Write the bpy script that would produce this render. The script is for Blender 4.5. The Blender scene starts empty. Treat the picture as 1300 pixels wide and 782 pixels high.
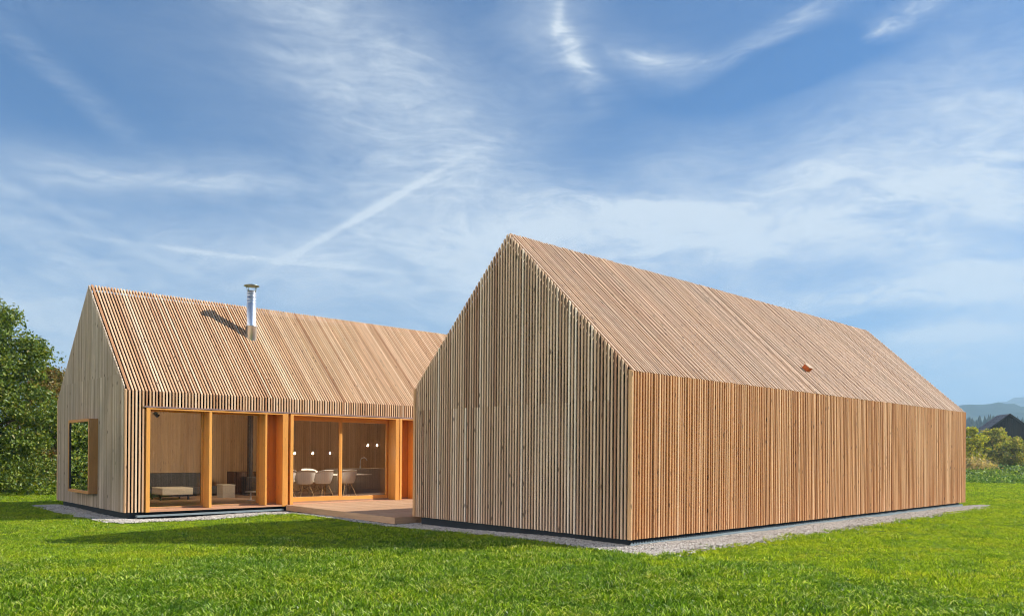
import bpy, math, random
import numpy as np
from mathutils import Vector, Matrix, Euler
random.seed(7); RS = np.random.RandomState(11)
PI = math.pi
sc = bpy.context.scene
col = sc.collection

# ------------------------------------------------------------------ camera
YAW, FPX, CX, CY, ROLL = 0.8157, 990.09, 650.0, 573.73, -0.0085
CAM = Vector((-9.8528, -7.7017, 1.6))
FW = Vector((math.cos(YAW), math.sin(YAW), 0)); RT = Vector((math.sin(YAW), -math.cos(YAW), 0)); UP = Vector((0, 0, 1))
cam = bpy.data.cameras.new('camera'); camo = bpy.data.objects.new('camera', cam); col.objects.link(camo)
cr, sr = math.cos(ROLL), math.sin(ROLL)
cxv = RT * cr - UP * sr; cyv = RT * sr + UP * cr; czv = -FW
camo.matrix_world = Matrix(((cxv.x, cyv.x, czv.x, CAM.x), (cxv.y, cyv.y, czv.y, CAM.y), (cxv.z, cyv.z, czv.z, CAM.z), (0, 0, 0, 1)))
cam.sensor_width = 36; cam.sensor_fit = 'HORIZONTAL'; cam.lens = FPX / 1300 * 36
cam.shift_y = (CY - 391) / 1300; cam.clip_end = 20000; cam.clip_start = 0.1
sc.camera = camo

# ------------------------------------------------------------------ render settings
sc.view_settings.view_transform = 'Standard'; sc.view_settings.look = 'None'
sc.view_settings.exposure = 1.0; sc.view_settings.gamma = 1
sc.render.engine = 'CYCLES'
sc.cycles.max_bounces = 10; sc.cycles.diffuse_bounces = 3; sc.cycles.transparent_max_bounces = 16
sc.cycles.glossy_bounces = 4; sc.cycles.volume_bounces = 0
sc.cycles.use_denoising = True; sc.cycles.use_adaptive_sampling = True; sc.cycles.adaptive_threshold = .03; sc.cycles.filter_width = 1.0

# ------------------------------------------------------------------ sun and sky
SAZ = math.radians(146 + 180); SEL = math.radians(35)     # direction towards the sun
SD = Vector((math.cos(SAZ) * math.cos(SEL), math.sin(SAZ) * math.cos(SEL), math.sin(SEL)))
sun = bpy.data.lights.new('sun', 'SUN'); sun.energy = 4.3; sun.angle = math.radians(0.5); sun.color = (1.0, 0.94, 0.84)
suno = bpy.data.objects.new('sun', sun); col.objects.link(suno)
suno.rotation_euler = SD.to_track_quat('Z', 'Y').to_euler(); suno.location = (20, -20, 30)

class NT:
    """small helper for writing node trees"""
    def __init__(s, tree): s.t = tree; s.n = tree.nodes; s.l = tree.links
    def node(s, typ, **kw):
        n = s.n.new(typ)
        for k, v in kw.items(): setattr(n, k, v)
        return n
    def put(s, sock, v):
        if isinstance(v, bpy.types.NodeSocket): s.l.new(v, sock)
        elif v is not None: sock.default_value = v
    def math(s, op, a, b=None, c=None, clamp=False):
        n = s.node('ShaderNodeMath', operation=op); n.use_clamp = clamp
        s.put(n.inputs[0], a)
        if b is not None: s.put(n.inputs[1], b)
        if c is not None: s.put(n.inputs[2], c)
        return n.outputs[0]
    def vmath(s, op, a, b=None):
        n = s.node('ShaderNodeVectorMath', operation=op); s.put(n.inputs[0], a)
        if b is not None: s.put(n.inputs[1], b)
        return n.outputs['Value'] if op in ('DOT_PRODUCT', 'LENGTH', 'DISTANCE') else n.outputs[0]
    def mix(s, f, a, b, blend='MIX'):
        n = s.node('ShaderNodeMix', data_type='RGBA', blend_type=blend); s.put(n.inputs[0], f); s.put(n.inputs[6], a); s.put(n.inputs[7], b)
        return n.outputs[2]
    def ramp(s, f, stops, interp='LINEAR'):
        n = s.node('ShaderNodeValToRGB'); cr_ = n.color_ramp; cr_.interpolation = interp
        while len(cr_.elements) < len(stops): cr_.elements.new(0.5)
        for e, (p, c) in zip(cr_.elements, stops):
            e.position = p; e.color = (c, c, c, 1) if isinstance(c, (int, float)) else (*c, 1)
        s.put(n.inputs[0], f); return n.outputs[0]
    def noise(s, vec, scale=5, detail=4, rough=.5, dist=0, w=None):
        n = s.node('ShaderNodeTexNoise'); n.inputs['Scale'].default_value = scale; n.inputs['Detail'].default_value = detail
        n.inputs['Roughness'].default_value = rough; n.inputs['Distortion'].default_value = dist
        if w is not None: n.noise_dimensions = '4D'; s.put(n.inputs['W'], w)
        s.put(n.inputs['Vector'], vec); return n.outputs['Fac']
    def mapping(s, vec, loc=(0, 0, 0), rot=(0, 0, 0), scale=(1, 1, 1), vt='POINT'):
        n = s.node('ShaderNodeMapping', vector_type=vt); n.inputs['Location'].default_value = loc
        n.inputs['Rotation'].default_value = rot; n.inputs['Scale'].default_value = scale; s.put(n.inputs['Vector'], vec)
        return n.outputs[0]

world = bpy.data.worlds.new('World'); sc.world = world; world.use_nodes = True
world.cycles.sampling_method = 'MANUAL'; world.cycles.sample_map_resolution = 512
W = NT(world.node_tree); W.n.clear()
sky = W.node('ShaderNodeTexSky', sky_type='NISHITA', sun_disc=False, sun_elevation=SEL, sun_rotation=math.atan2(SD.x, SD.y))
sky.air_density = 1.0; sky.dust_density = 0.6; sky.ozone_density = 2.0
gen = W.node('ShaderNodeTexCoord').outputs['Generated']
dn = W.vmath('NORMALIZE', gen)
sep = W.node('ShaderNodeSeparateXYZ'); W.put(sep.inputs[0], dn)
# sky chart: bearing and tangent of the elevation of every direction
fx = W.vmath('DOT_PRODUCT', dn, tuple(FW)); rx = W.vmath('DOT_PRODUCT', dn, tuple(RT))
bear = W.math('ARCTAN2', rx, fx)
hl = W.math('SQRT', W.math('ADD', W.math('MULTIPLY', fx, fx), W.math('MULTIPLY', rx, rx)))
tel = W.math('DIVIDE', sep.outputs[2], W.math('MAXIMUM', hl, 0.02))
cmb = W.node('ShaderNodeCombineXYZ'); W.put(cmb.inputs[0], bear); W.put(cmb.inputs[1], tel); P0 = cmb.outputs[0]
wn = W.node('ShaderNodeTexNoise'); wn.inputs['Scale'].default_value = 3.2; wn.inputs['Detail'].default_value = 5
W.put(wn.inputs['Vector'], P0)
warp = W.vmath('SUBTRACT', wn.outputs['Color'], (0.5, 0.5, 0.5))
wsc = W.node('ShaderNodeVectorMath', operation='SCALE'); W.put(wsc.inputs[0], warp); wsc.inputs['Scale'].default_value = 0.10
P1 = W.vmath('ADD', P0, wsc.outputs[0])
wsc2 = W.node('ShaderNodeVectorMath', operation='SCALE'); W.put(wsc2.inputs[0], warp); wsc2.inputs['Scale'].default_value = 0.016
P2 = W.vmath('ADD', P0, wsc2.outputs[0])
wsc3 = W.node('ShaderNodeVectorMath', operation='SCALE'); W.put(wsc3.inputs[0], warp); wsc3.inputs['Scale'].default_value = 0.006
P3 = W.vmath('ADD', P0, wsc3.outputs[0])
def blob(x, y, sx, sy, ang, wt, P=None):
    u = (x - 650) / 990; th = math.atan(u); t = (573.7 - y) / 990 * math.cos(th)
    q = W.mapping(P or P1, (th, t, 0), (0, 0, -math.radians(ang)), (sx / 990 * math.cos(th) ** 1.5, sy / 990, 1), 'TEXTURE')
    d2 = W.vmath('DOT_PRODUCT', W.vmath('MULTIPLY', q, (1, 1, 0)), q)
    return W.math('MULTIPLY', W.math('POWER', 2.71828, W.math('MULTIPLY', d2, -1.0)), wt)
soft = [(520, 170, 330, 105, 52, .42), (560, 330, 190, 60, 0, .35), (1040, 235, 380, 75, -9, .62), (1230, 270, 160, 60, -10, .42),
        (140, 225, 230, 24, -4, .36), (150, 440, 320, 60, 0, .35), (380, 60, 200, 80, 40, .18), (860, 300, 220, 30, 8, .42),
        (1180, 380, 200, 22, 4, .45), (1230, 430, 120, 25, 0, .3), (700, 45, 50, 75, -20, .34), (830, 75, 60, 26, 20, .34), (1180, 335, 150, 22, 12, .3),
        (40, 300, 260, 30, 24, .22), (590, 220, 120, 60, -30, .2), (1190, 60, 120, 60, -25, .14), (300, 330, 220, 30, 6, .22),
        (70, 150, 190, 70, 15, -.16), (650, 200, 60, 80, 30, -.1), (1090, 404, 90, 12, 3, -.3), (990, 90, 160, 30, -8, -.3), (760, 210, 70, 60, 0, -.12)]
trail = [(462, 274, 120, 4.6, -33, .70), (330, 332, 210, 3.2, 2, .38), (110, 292, 160, 6, 22, .22)]
thin = [ (722, 62, 13, 60, -24, .36), (745, 92, 30, 8, 35, .34), (705, 18, 6, 26, 5, .4), (990, 32, 90, 14, -22, .22),
        (1140, 18, 60, 15, -24, .3), (870, 272, 150, 14, 10, .55), (1175, 372, 130, 7, 3, .45), (1205, 418, 110, 6, 0, .38), (1120, 250, 150, 12, -14, .35), (60, 420, 120, 9, -4, .3), (250, 238, 120, 11, -4, .2), (90, 120, 110, 14, 35, .16), (830, 72, 55, 10, 10, .3), (1250, 360, 110, 10, 8, .3)]
s1 = None
for b in soft:
    v = blob(*b); s1 = v if s1 is None else W.math('ADD', s1, v)
s2 = None
for b in thin:
    v = blob(*b, P=P2); s2 = v if s2 is None else W.math('ADD', s2, v)
s3 = None
for b in trail:
    v = blob(*b, P=P3); s3 = v if s3 is None else W.math('ADD', s3, v)
n1 = W.noise(W.mapping(P1, rot=(0, 0, math.radians(14)), scale=(2.2, 9, 1)), 1.6, 8, .62, .6)
n2 = W.noise(W.mapping(P1, rot=(0, 0, math.radians(-28)), scale=(4, 13, 1)), 2.2, 7, .68, 1.3)
n3 = W.noise(P1, 4.0, 6, .55, .5)
tex = W.math('ADD', W.math('MULTIPLY', n1, .95), W.math('MULTIPLY', n2, .75))          # about .85
tex = W.math('ADD', tex, W.math('MULTIPLY', n3, .5))                                     # about 1.1
texc = W.math('POWER', W.math('MULTIPLY', tex, .91), 2.2)
low = W.math('MULTIPLY', W.math('POWER', 2.71828, W.math('MULTIPLY', tel, -4.5)), .90)
base = W.math('SUBTRACT', W.math('ADD', s1, low), .03)
m = W.math('MULTIPLY', base, texc)
n4 = W.noise(W.mapping(P1, rot=(0, 0, math.radians(35)), scale=(9, 26, 1)), 2.0, 7, .7, 1.5)
texc = W.math('MULTIPLY', texc, W.ramp(n4, [(.3, .62), (.7, 1.0)])); texc = W.math('MULTIPLY', texc, 1.10)
m = W.math('MULTIPLY', base, texc)
tx2 = W.math('MULTIPLY', W.math('POWER', W.math('MULTIPLY', n2, 2.0), 2.0), W.math('POWER', W.math('MULTIPLY', n4, 2.0), 1.5))
m = W.math('ADD', m, W.math('MULTIPLY', s2, tx2))
m = W.math('ADD', m, W.math('MULTIPLY', s3, W.ramp(n2, [(.3, .55), (.6, 1)])))
m = W.math('MINIMUM', W.math('MAXIMUM', m, 0.0), .93)
# bright unseen cloud veil, added low at the left rear to light the shaded gables
lb_ = W.math('ABSOLUTE', W.math('ADD', bear, 2.1))                     # bearing of the added veil, to the left rear
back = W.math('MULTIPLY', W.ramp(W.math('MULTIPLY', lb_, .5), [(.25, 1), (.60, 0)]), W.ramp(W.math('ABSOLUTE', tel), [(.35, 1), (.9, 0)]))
fill_veil = W.math('MULTIPLY', back, W.ramp(n3, [(.2, .45), (.6, .95)]))
# no clouds below the horizon, and calmer ones overhead
m = W.math('MULTIPLY', m, W.ramp(W.math('ADD', tel, .02), [(0, 0), (.02, 1)]))
deep = W.mix(1.0, sky.outputs[0], (.075, .29, .52, 1), 'MULTIPLY')
cloudc = (3.85, 4.15, 4.4, 1)
skc = W.mix(m, deep, cloudc)
skc = W.mix(fill_veil, skc, (25, 22.2, 19.6, 1))
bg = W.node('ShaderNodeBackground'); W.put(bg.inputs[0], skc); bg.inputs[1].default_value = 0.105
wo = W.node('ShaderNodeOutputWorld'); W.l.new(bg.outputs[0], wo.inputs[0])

# ------------------------------------------------------------------ materials
def newmat(name):
    m_ = bpy.data.materials.new(name); m_.use_nodes = True; N = NT(m_.node_tree)
    return m_, N, N.n['Principled BSDF'], N.n['Material Output']
def uvn(N):
    n = N.node('ShaderNodeUVMap'); n.uv_map = 'UVMap'; return n.outputs[0]
def wood(name, stops, rough=.62, knots=1.0, grain=.32, stain=0.0, spec=.25):
    m_, N, B, O = newmat(name)
    at_ = N.node('ShaderNodeAttribute'); at_.attribute_name = 'rnd'; uv = uvn(N); rnd = at_.outputs['Fac']
    c = N.ramp(rnd, stops)
    g = N.noise(N.mapping(uv, scale=(90, 3.0, 1)), 1.0, 5, .6, .5, W_(N, rnd))
    g2 = N.noise(N.mapping(uv, scale=(8, .9, 1)), 1.0, 3, .55, .2, W_(N, rnd))
    k = N.math('ADD', N.math('MULTIPLY', N.math('SUBTRACT', g, .5), grain * 2), N.math('MULTIPLY', N.math('SUBTRACT', g2, .5), .6))
    k = N.math('ADD', k, 1.0)
    c = N.mix(1.0, c, N.ramp(N.math('MULTIPLY', k, .5), [(0, 0), (1, 1)]), 'MULTIPLY')
    c2 = N.node('ShaderNodeVectorMath', operation='SCALE'); N.put(c2.inputs[0], c); c2.inputs['Scale'].default_value = 2.0
    c = c2.outputs[0]
    if knots:
        vo = N.node('ShaderNodeTexVoronoi', voronoi_dimensions='2D', distance='EUCLIDEAN'); N.put(vo.inputs['Vector'], N.mapping(uv, scale=(9, 2.6, 1))); vo.inputs['Scale'].default_value = 1.0
        sp_ = N.node('ShaderNodeSeparateColor'); N.put(sp_.inputs[0], vo.outputs['Color'])
        f = N.math('MULTIPLY', N.ramp(vo.outputs['Distance'], [(0.0, min(1, knots * .9)), (.07, knots * .75), (.14, 0)]), N.ramp(sp_.outputs[0], [(.80, 0), (.84, 1)]))
        c = N.mix(f, c, (.07, .035, .018, 1))
    if stain:
        tc = N.node('ShaderNodeNewGeometry').outputs['Position']
        st = N.ramp(N.noise(N.mapping(tc, scale=(.8, .8, .35)), 1.2, 5, .6), [(.35, 0), (.7, stain)])
        c = N.mix(st, c, (.30, .28, .25, 1))
    N.put(B.inputs['Base Color'], c); B.inputs['Roughness'].default_value = rough; B.inputs['Specular IOR Level'].default_value = spec
    bp = N.node('ShaderNodeBump'); bp.inputs['Strength'].default_value = .25; bp.inputs['Distance'].default_value = .002; N.put(bp.inputs['Height'], g); N.l.new(bp.outputs[0], B.inputs['Normal'])
    return m_
def W_(N, rnd): return N.math('MULTIPLY', rnd, 37.0)
def plain(name, c, rough=.6, metal=0, spec=.3, var=.12, scale=6, bump=0):
    m_, N, B, O = newmat(name)
    tc = N.node('ShaderNodeTexCoord').outputs['Object']
    n = N.noise(tc, scale, 6, .6)
    N.put(B.inputs['Base Color'], N.mix(n, tuple(x * (1 - var) for x in c) + (1,), tuple(min(1, x * (1 + var)) for x in c) + (1,)))
    B.inputs['Roughness'].default_value = rough; B.inputs['Metallic'].default_value = metal; B.inputs['Specular IOR Level'].default_value = spec
    if bump:
        bp = N.node('ShaderNodeBump'); bp.inputs['Strength'].default_value = bump; bp.inputs['Distance'].default_value = .01
        N.put(bp.inputs['Height'], N.noise(tc, scale * 8, 4, .6)); N.l.new(bp.outputs[0], B.inputs['Normal'])
    return m_
M = {}
M['larch'] = wood('larch_slats', [(0, (0.376, 0.164, 0.062)), (.12, (0.595, 0.308, 0.140)), (.25, (0.494, 0.250, 0.110)), (.38, (0.680, 0.402, 0.208)), (.5, (0.427, 0.187, 0.069)), (.62, (0.587, 0.331, 0.166)), (.75, (0.503, 0.234, 0.091)), (.88, (0.629, 0.347, 0.166)), (1, (0.764, 0.487, 0.279))], grain=.4)
M['larch_pale'] = wood('pale_larch_slats', [(0, (0.416, 0.203, 0.096)), (.12, (0.659, 0.432, 0.266)), (.25, (0.562, 0.339, 0.191)), (.4, (0.739, 0.517, 0.338)), (.52, (0.481, 0.260, 0.128)), (.64, (0.675, 0.453, 0.285)), (.78, (0.578, 0.346, 0.187)), (.9, (0.707, 0.489, 0.318)), (1, (0.788, 0.582, 0.397))], grain=.35)
M['larch_roof'] = wood('larch_roof_slats', [(0, (0.355, 0.214, 0.130)), (.12, (0.532, 0.346, 0.223)), (.25, (0.454, 0.291, 0.184)), (.38, (0.585, 0.398, 0.268)), (.5, (0.408, 0.248, 0.151)), (.64, (0.513, 0.343, 0.232)), (.78, (0.454, 0.282, 0.175)), (.9, (0.552, 0.371, 0.244)), (1, (0.664, 0.469, 0.328))], grain=.4, stain=.2)
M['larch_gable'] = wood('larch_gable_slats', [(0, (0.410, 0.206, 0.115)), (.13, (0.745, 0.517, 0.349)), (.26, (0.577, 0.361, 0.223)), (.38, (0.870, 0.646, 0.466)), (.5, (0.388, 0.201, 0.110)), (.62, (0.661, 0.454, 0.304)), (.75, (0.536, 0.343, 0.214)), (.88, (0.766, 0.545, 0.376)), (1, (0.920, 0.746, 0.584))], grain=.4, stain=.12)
M['larch_grey'] = wood('larch_weathered_slats', [(0, (0.389, 0.280, 0.197)), (.15, (0.605, 0.470, 0.355)), (.3, (0.475, 0.350, 0.254)), (.45, (0.670, 0.530, 0.413)), (.6, (0.432, 0.310, 0.216)), (.8, (0.562, 0.430, 0.317)), (1, (0.734, 0.600, 0.480))], grain=.4, stain=.3)
M['frame'] = wood('oiled_larch_frame', [(0, (.68, .295, .06)), (.5, (.76, .355, .08)), (1, (.62, .25, .05))], rough=.40, knots=.25, grain=.22, spec=.45)
M['panel'] = wood('oiled_larch_panel', [(0, (.56, .19, .035)), (.5, (.64, .24, .05)), (1, (.48, .15, .028))], rough=.45, knots=.3, grain=.25)
M['sill'] = wood('reddish_sill_board', [(0, (.50, .25, .14)), (1, (.56, .30, .18))], rough=.5, knots=.2, grain=.2)
M['deck'] = wood('larch_decking', [(0, (.47, .27, .15)), (.3, (.54, .34, .20)), (.6, (.43, .25, .14)), (1, (.58, .38, .24))], knots=.4)
M['inner'] = wood('interior_boarding', [(0, (0.432, 0.286, 0.161)), (.4, (0.475, 0.320, 0.186)), (.7, (0.403, 0.258, 0.143)), (1, (0.504, 0.347, 0.211))], knots=.5)
M['floor'] = wood('interior_floor', [(0, (0.375, 0.230, 0.133)), (.5, (0.413, 0.259, 0.154)), (1, (0.338, 0.202, 0.112))], knots=.3)
M['membrane'] = plain('dark_membrane', (.010, .0065, .005), .9, var=.3)
M['plinth'] = plain('dark_plinth', (.022, .030, .038), .7, var=.25)
M['flash'] = plain('zinc_flashing', (.24, .30, .33), .5, .3, var=.2)
M['drip'] = plain('copper_drip_board', (.30, .20, .19), .5, .2)
M['steel'] = plain('brushed_steel', (.70, .75, .80), .38, 1.0, var=.06, scale=3)
M['black'] = plain('black_metal', (.015, .015, .017), .5)
M['white'] = plain('white_shell', (.88, .88, .86), .4)
M['cream'] = plain('cream_upholstery', (.62, .57, .46), .8, bump=.2)
M['grey'] = plain('charcoal_upholstery', (.045, .047, .05), .9, bump=.3, scale=20)
M['greige'] = plain('greige_lacquer', (.36, .32, .27), .5)
M['darkwood'] = plain('dark_stained_wood', (.055, .026, .014), .5, var=.4, scale=12)
M['table'] = plain('white_table_top', (.72, .70, .66), .3)
M['dowel'] = plain('maple_dowel', (.55, .40, .22), .5)
M['orange'] = plain('rusty_orange_block', (.58, .13, .03), .6)
def glass(name, tint=(.985, .99, .985), ior=1.5, refl=1.0):
    m_, N, B, O = newmat(name); N.n.remove(B)
    fr = N.node('ShaderNodeFresnel'); fr.inputs['IOR'].default_value = ior
    tr = N.node('ShaderNodeBsdfTransparent'); tr.inputs[0].default_value = (*tint, 1)
    gl = N.node('ShaderNodeBsdfGlossy'); gl.inputs['Roughness'].default_value = 0.0; gl.inputs[0].default_value = (1, 1, 1, 1)
    mx = N.node('ShaderNodeMixShader'); N.put(mx.inputs[0], N.math('MULTIPLY', fr.outputs[0], refl, clamp=True)); N.l.new(tr.outputs[0], mx.inputs[1]); N.l.new(gl.outputs[0], mx.inputs[2])
    N.l.new(mx.outputs[0], O.inputs[0]); return m_
M['glass'] = glass('clear_glass', refl=1.3)
M['mirror_glass'] = glass('coated_glass', (.35, .38, .36), 3.2, 2.6)
def emis(name, c, s):
    m_, N, B, O = newmat(name); B.inputs['Base Color'].default_value = (.8, .8, .8, 1); B.inputs['Emission Color'].default_value = (*c, 1); B.inputs['Emission Strength'].default_value = s; return m_
M['bulb'] = emis('lit_bulb', (1, .70, .42), 260)
def leafmat(name, stops, trans=.35, rough=.55):
    m_, N, B, O = newmat(name); N.n.remove(B)
    rnd = N.node('ShaderNodeNewGeometry').outputs['Random Per Island']
    c = N.ramp(rnd, [(p_, tuple(min(1, x_ * k_) for x_, k_ in zip(q_, (1.75, 1.6, 1.1)))) for p_, q_ in stops])
    df = N.node('ShaderNodeBsdfDiffuse'); N.put(df.inputs[0], c)
    tl = N.node('ShaderNodeBsdfTranslucent'); N.put(tl.inputs[0], N.mix(1.0, c, (1.5, 1.35, .6, 1), 'MULTIPLY'))
    gl = N.node('ShaderNodeBsdfGlossy'); gl.inputs['Roughness'].default_value = .42; gl.inputs[0].default_value = (.9, .95, 1, 1)
    a = N.node('ShaderNodeMixShader'); a.inputs[0].default_value = trans; N.l.new(df.outputs[0], a.inputs[1]); N.l.new(tl.outputs[0], a.inputs[2])
    b = N.node('ShaderNodeMixShader'); b.inputs[0].default_value = .025; N.l.new(a.outputs[0], b.inputs[1]); N.l.new(gl.outputs[0], b.inputs[2])
    N.l.new(b.outputs[0], O.inputs[0]); return m_
M['leaf_dark'] = leafmat('dark_broad_leaves', [(0, (.028, .055, .012)), (.35, (.060, .105, .020)), (.7, (.105, .158, .028)), (.93, (.17, .21, .05)), (1, (.19, .17, .06))])
M['leaf_red'] = leafmat('turning_leaves', [(0, (.06, .08, .02)), (.4, (.12, .12, .03)), (.75, (.17, .12, .04)), (1, (.22, .11, .05))])
M['leaf_lime'] = leafmat('lime_shrub_leaves', [(0, (.10, .13, .012)), (.4, (.22, .27, .02)), (.75, (.34, .37, .03)), (1, (.42, .36, .06))])
M['leaf_mix'] = leafmat('olive_pink_shrub_leaves', [(0, (.07, .10, .018)), (.35, (.16, .20, .03)), (.7, (.27, .29, .045)), (.85, (.24, .25, .07)), (1, (.36, .26, .11))])
M['leaf_cover'] = leafmat('ground_cover_leaves', [(0, (.03, .07, .02)), (.4, (.06, .13, .03)), (.8, (.11, .20, .05)), (1, (.22, .28, .12))])
M['leaf_hedge'] = leafmat('hedge_leaves', [(0, (.03, .06, .02)), (.5, (.07, .13, .03)), (1, (.16, .24, .05))])
M['straw'] = leafmat('dry_straw', [(0, (.20, .17, .10)), (.5, (.30, .25, .16)), (1, (.12, .15, .05))])
M['conifer'] = leafmat('conifer_needles', [(0, (.015, .032, .015)), (1, (.035, .055, .025))], .1)
M['bark'] = plain('bark', (.09, .07, .05), .9, var=.4, scale=14, bump=.6)
M['old_board'] = wood('black_weathered_boards', [(0, (.035, .030, .027)), (.5, (.050, .044, .040)), (1, (.028, .024, .022))], knots=0)
def tile_mat():
    m_, N, B, O = newmat('old_roof_tiles'); tc = uvn(N)
    br = N.node('ShaderNodeTexBrick'); N.put(br.inputs['Vector'], tc); br.inputs['Scale'].default_value = 1; br.inputs['Brick Width'].default_value = .55; br.inputs['Row Height'].default_value = .65
    br.inputs['Mortar Size'].default_value = .05; br.inputs['Color1'].default_value = (.11, .085, .075, 1); br.inputs['Color2'].default_value = (.17, .14, .125, 1); br.inputs['Mortar'].default_value = (.03, .026, .024, 1)
    N.put(B.inputs['Base Color'], br.outputs['Color']); B.inputs['Roughness'].default_value = .55
    bp = N.node('ShaderNodeBump'); bp.inputs['Distance'].default_value = .05; N.put(bp.inputs['Height'], br.outputs['Fac']); N.l.new(bp.outputs[0], B.inputs['Normal'])
    return m_
M['tiles'] = tile_mat()

# ------------------------------------------------------------------ mesh builder
class MB:
    def __init__(s): s.v = []; s.f = []; s.uv = []; s.sm = []; s.rn = []; s.fix = None
    def poly(s, pts, g=(0, 0, 1), off=(0, 0), sm=False):
        g = Vector(g).normalized(); a = Vector((1, .37, .61)).cross(g).normalized(); b = g.cross(a)
        i = len(s.v); s.v += [tuple(p) for p in pts]; s.f.append(tuple(range(i, i + len(pts)))); s.sm.append(sm); s.rn.append(random.random())
        s.uv.append([(Vector(p).dot(a) + Vector(p).dot(b) + off[0], Vector(p).dot(g) + off[1]) for p in pts])
    def solid(s, verts, faces, g=(0, 0, 1), sm=False, off=None):
        g = Vector(g).normalized(); a = Vector((1, .37, .61)).cross(g).normalized(); b = g.cross(a)
        off = off or (random.random() * 20, random.random() * 20)
        i = len(s.v); s.v += [tuple(p) for p in verts]; rv = random.random() if s.fix is None else s.fix
        for f in faces:
            s.f.append(tuple(i + k for k in f)); s.sm.append(sm); s.rn.append(rv)
            s.uv.append([((Vector(verts[k]).dot(a) + Vector(verts[k]).dot(b)) + off[0], Vector(verts[k]).dot(g) + off[1]) for k in f])
    def box(s, x0, x1, y0, y1, z0, z1, g=None):
        if g is None:
            d = (x1 - x0, y1 - y0, z1 - z0); k = d.index(max(d)); g = [(1, 0, 0), (0, 1, 0), (0, 0, 1)][k]
        v = [(x, y, z) for z in (z0, z1) for y in (y0, y1) for x in (x0, x1)]
        s.solid(v, [(0, 2, 3, 1), (4, 5, 7, 6), (0, 1, 5, 4), (2, 6, 7, 3), (0, 4, 6, 2), (1, 3, 7, 5)], g)
    def prism(s, poly, vec, g=(0, 0, 1)):
        n = len(poly); vec = Vector(vec); v = [Vector(p) for p in poly] + [Vector(p) + vec for p in poly]
        nrm = (v[1] - v[0]).cross(v[2] - v[0])
        fl = nrm.dot(vec) > 0
        A = tuple(range(n)); Bf = tuple(range(n, 2 * n))
        faces = [A[::-1] if fl else A, Bf if fl else Bf[::-1]]
        for i in range(n):
            j = (i + 1) % n; q = (i, j, n + j, n + i); faces.append(q if fl else q[::-1])
        s.solid(v, faces, g)
    def tube(s, pts, rad, seg=10, cap=True):
        pts = [Vector(p) for p in pts]; rings = []
        if not isinstance(rad, (list, tuple)): rad = [rad] * len(pts)
        for i, p in enumerate(pts):
            d = (pts[min(i + 1, len(pts) - 1)] - pts[max(i - 1, 0)]).normalized()
            a = d.cross(Vector((.31, .95, .11)) if abs(d.z) > .9 else UP).normalized(); b = d.cross(a)
            rings.append([p + (a * math.cos(t) + b * math.sin(t)) * rad[i] for t in [2 * PI * k / seg for k in range(seg)]])
        v = [q for r in rings for q in r]; f = []
        for i in range(len(pts) - 1):
            for k in range(seg):
                k2 = (k + 1) % seg; f.append((i * seg + k, i * seg + k2, (i + 1) * seg + k2, (i + 1) * seg + k))
        s.solid(v, f, (pts[-1] - pts[0]) if (pts[-1] - pts[0]).length > 1e-6 else UP, sm=True)
        if cap:
            s.solid(rings[0], [tuple(range(seg))[::-1]]); s.solid(rings[-1], [tuple(range(seg))])
    def lathe(s, cx, cy, prof, seg=24):
        v = []; f = []
        for r, z in prof:
            v += [(cx + r * math.cos(2 * PI * k / seg), cy + r * math.sin(2 * PI * k / seg), z) for k in range(seg)]
        for i in range(len(prof) - 1):
            for k in range(seg):
                k2 = (k + 1) % seg; f.append((i * seg + k, i * seg + k2, (i + 1) * seg + k2, (i + 1) * seg + k))
        s.solid(v, f, UP, sm=True)
    def build(s, name, mat, parent=None, bevel=0):
        me = bpy.data.meshes.new(name); me.from_pydata(s.v, [], s.f)
        ul = me.uv_layers.new(name='UVMap'); flat = [c for f in s.uv for p in f for c in p]; ul.data.foreach_set('uv', flat)
        me.attributes.new('rnd', 'FLOAT', 'FACE').data.foreach_set('value', s.rn)
        me.polygons.foreach_set('use_smooth', s.sm); me.materials.append(M[mat] if isinstance(mat, str) else mat); me.update()
        o = bpy.data.objects.new(name, me); col.objects.link(o)
        if parent: o.parent = parent; o.matrix_parent_inverse = parent_inv(parent)
        if bevel:
            b = o.modifiers.new('bevel', 'BEVEL'); b.width = bevel; b.segments = 2; b.limit_method = 'ANGLE'
        return o
def parent_inv(p):
    mtx = Matrix.Identity(4); q = p
    mtx = world_of(p); return mtx.inverted()
def world_of(p):
    m_ = Matrix.LocRotScale(p.location, p.rotation_euler, p.scale)
    if p.parent: m_ = world_of(p.parent) @ p.matrix_parent_inverse @ m_
    return m_
def tag(o, label=None, cat=None, group=None, kind=None):
    if label: o['label'] = label
    if cat: o['category'] = cat
    if group: o['group'] = group
    if kind: o['kind'] = kind
    return o
def thing(name, label, cat, loc=(0, 0, 0), group=None, rz=0):
    o = bpy.data.objects.new(name, None); col.objects.link(o); o.location = loc; o.rotation_euler = (0, 0, rz); o.empty_display_size = .2
    return tag(o, label, cat, group)
def box_obj(name, mat, parent, *b, bevel=0):
    q = MB(); q.box(*b); return q.build(name, mat, parent, bevel)

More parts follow.
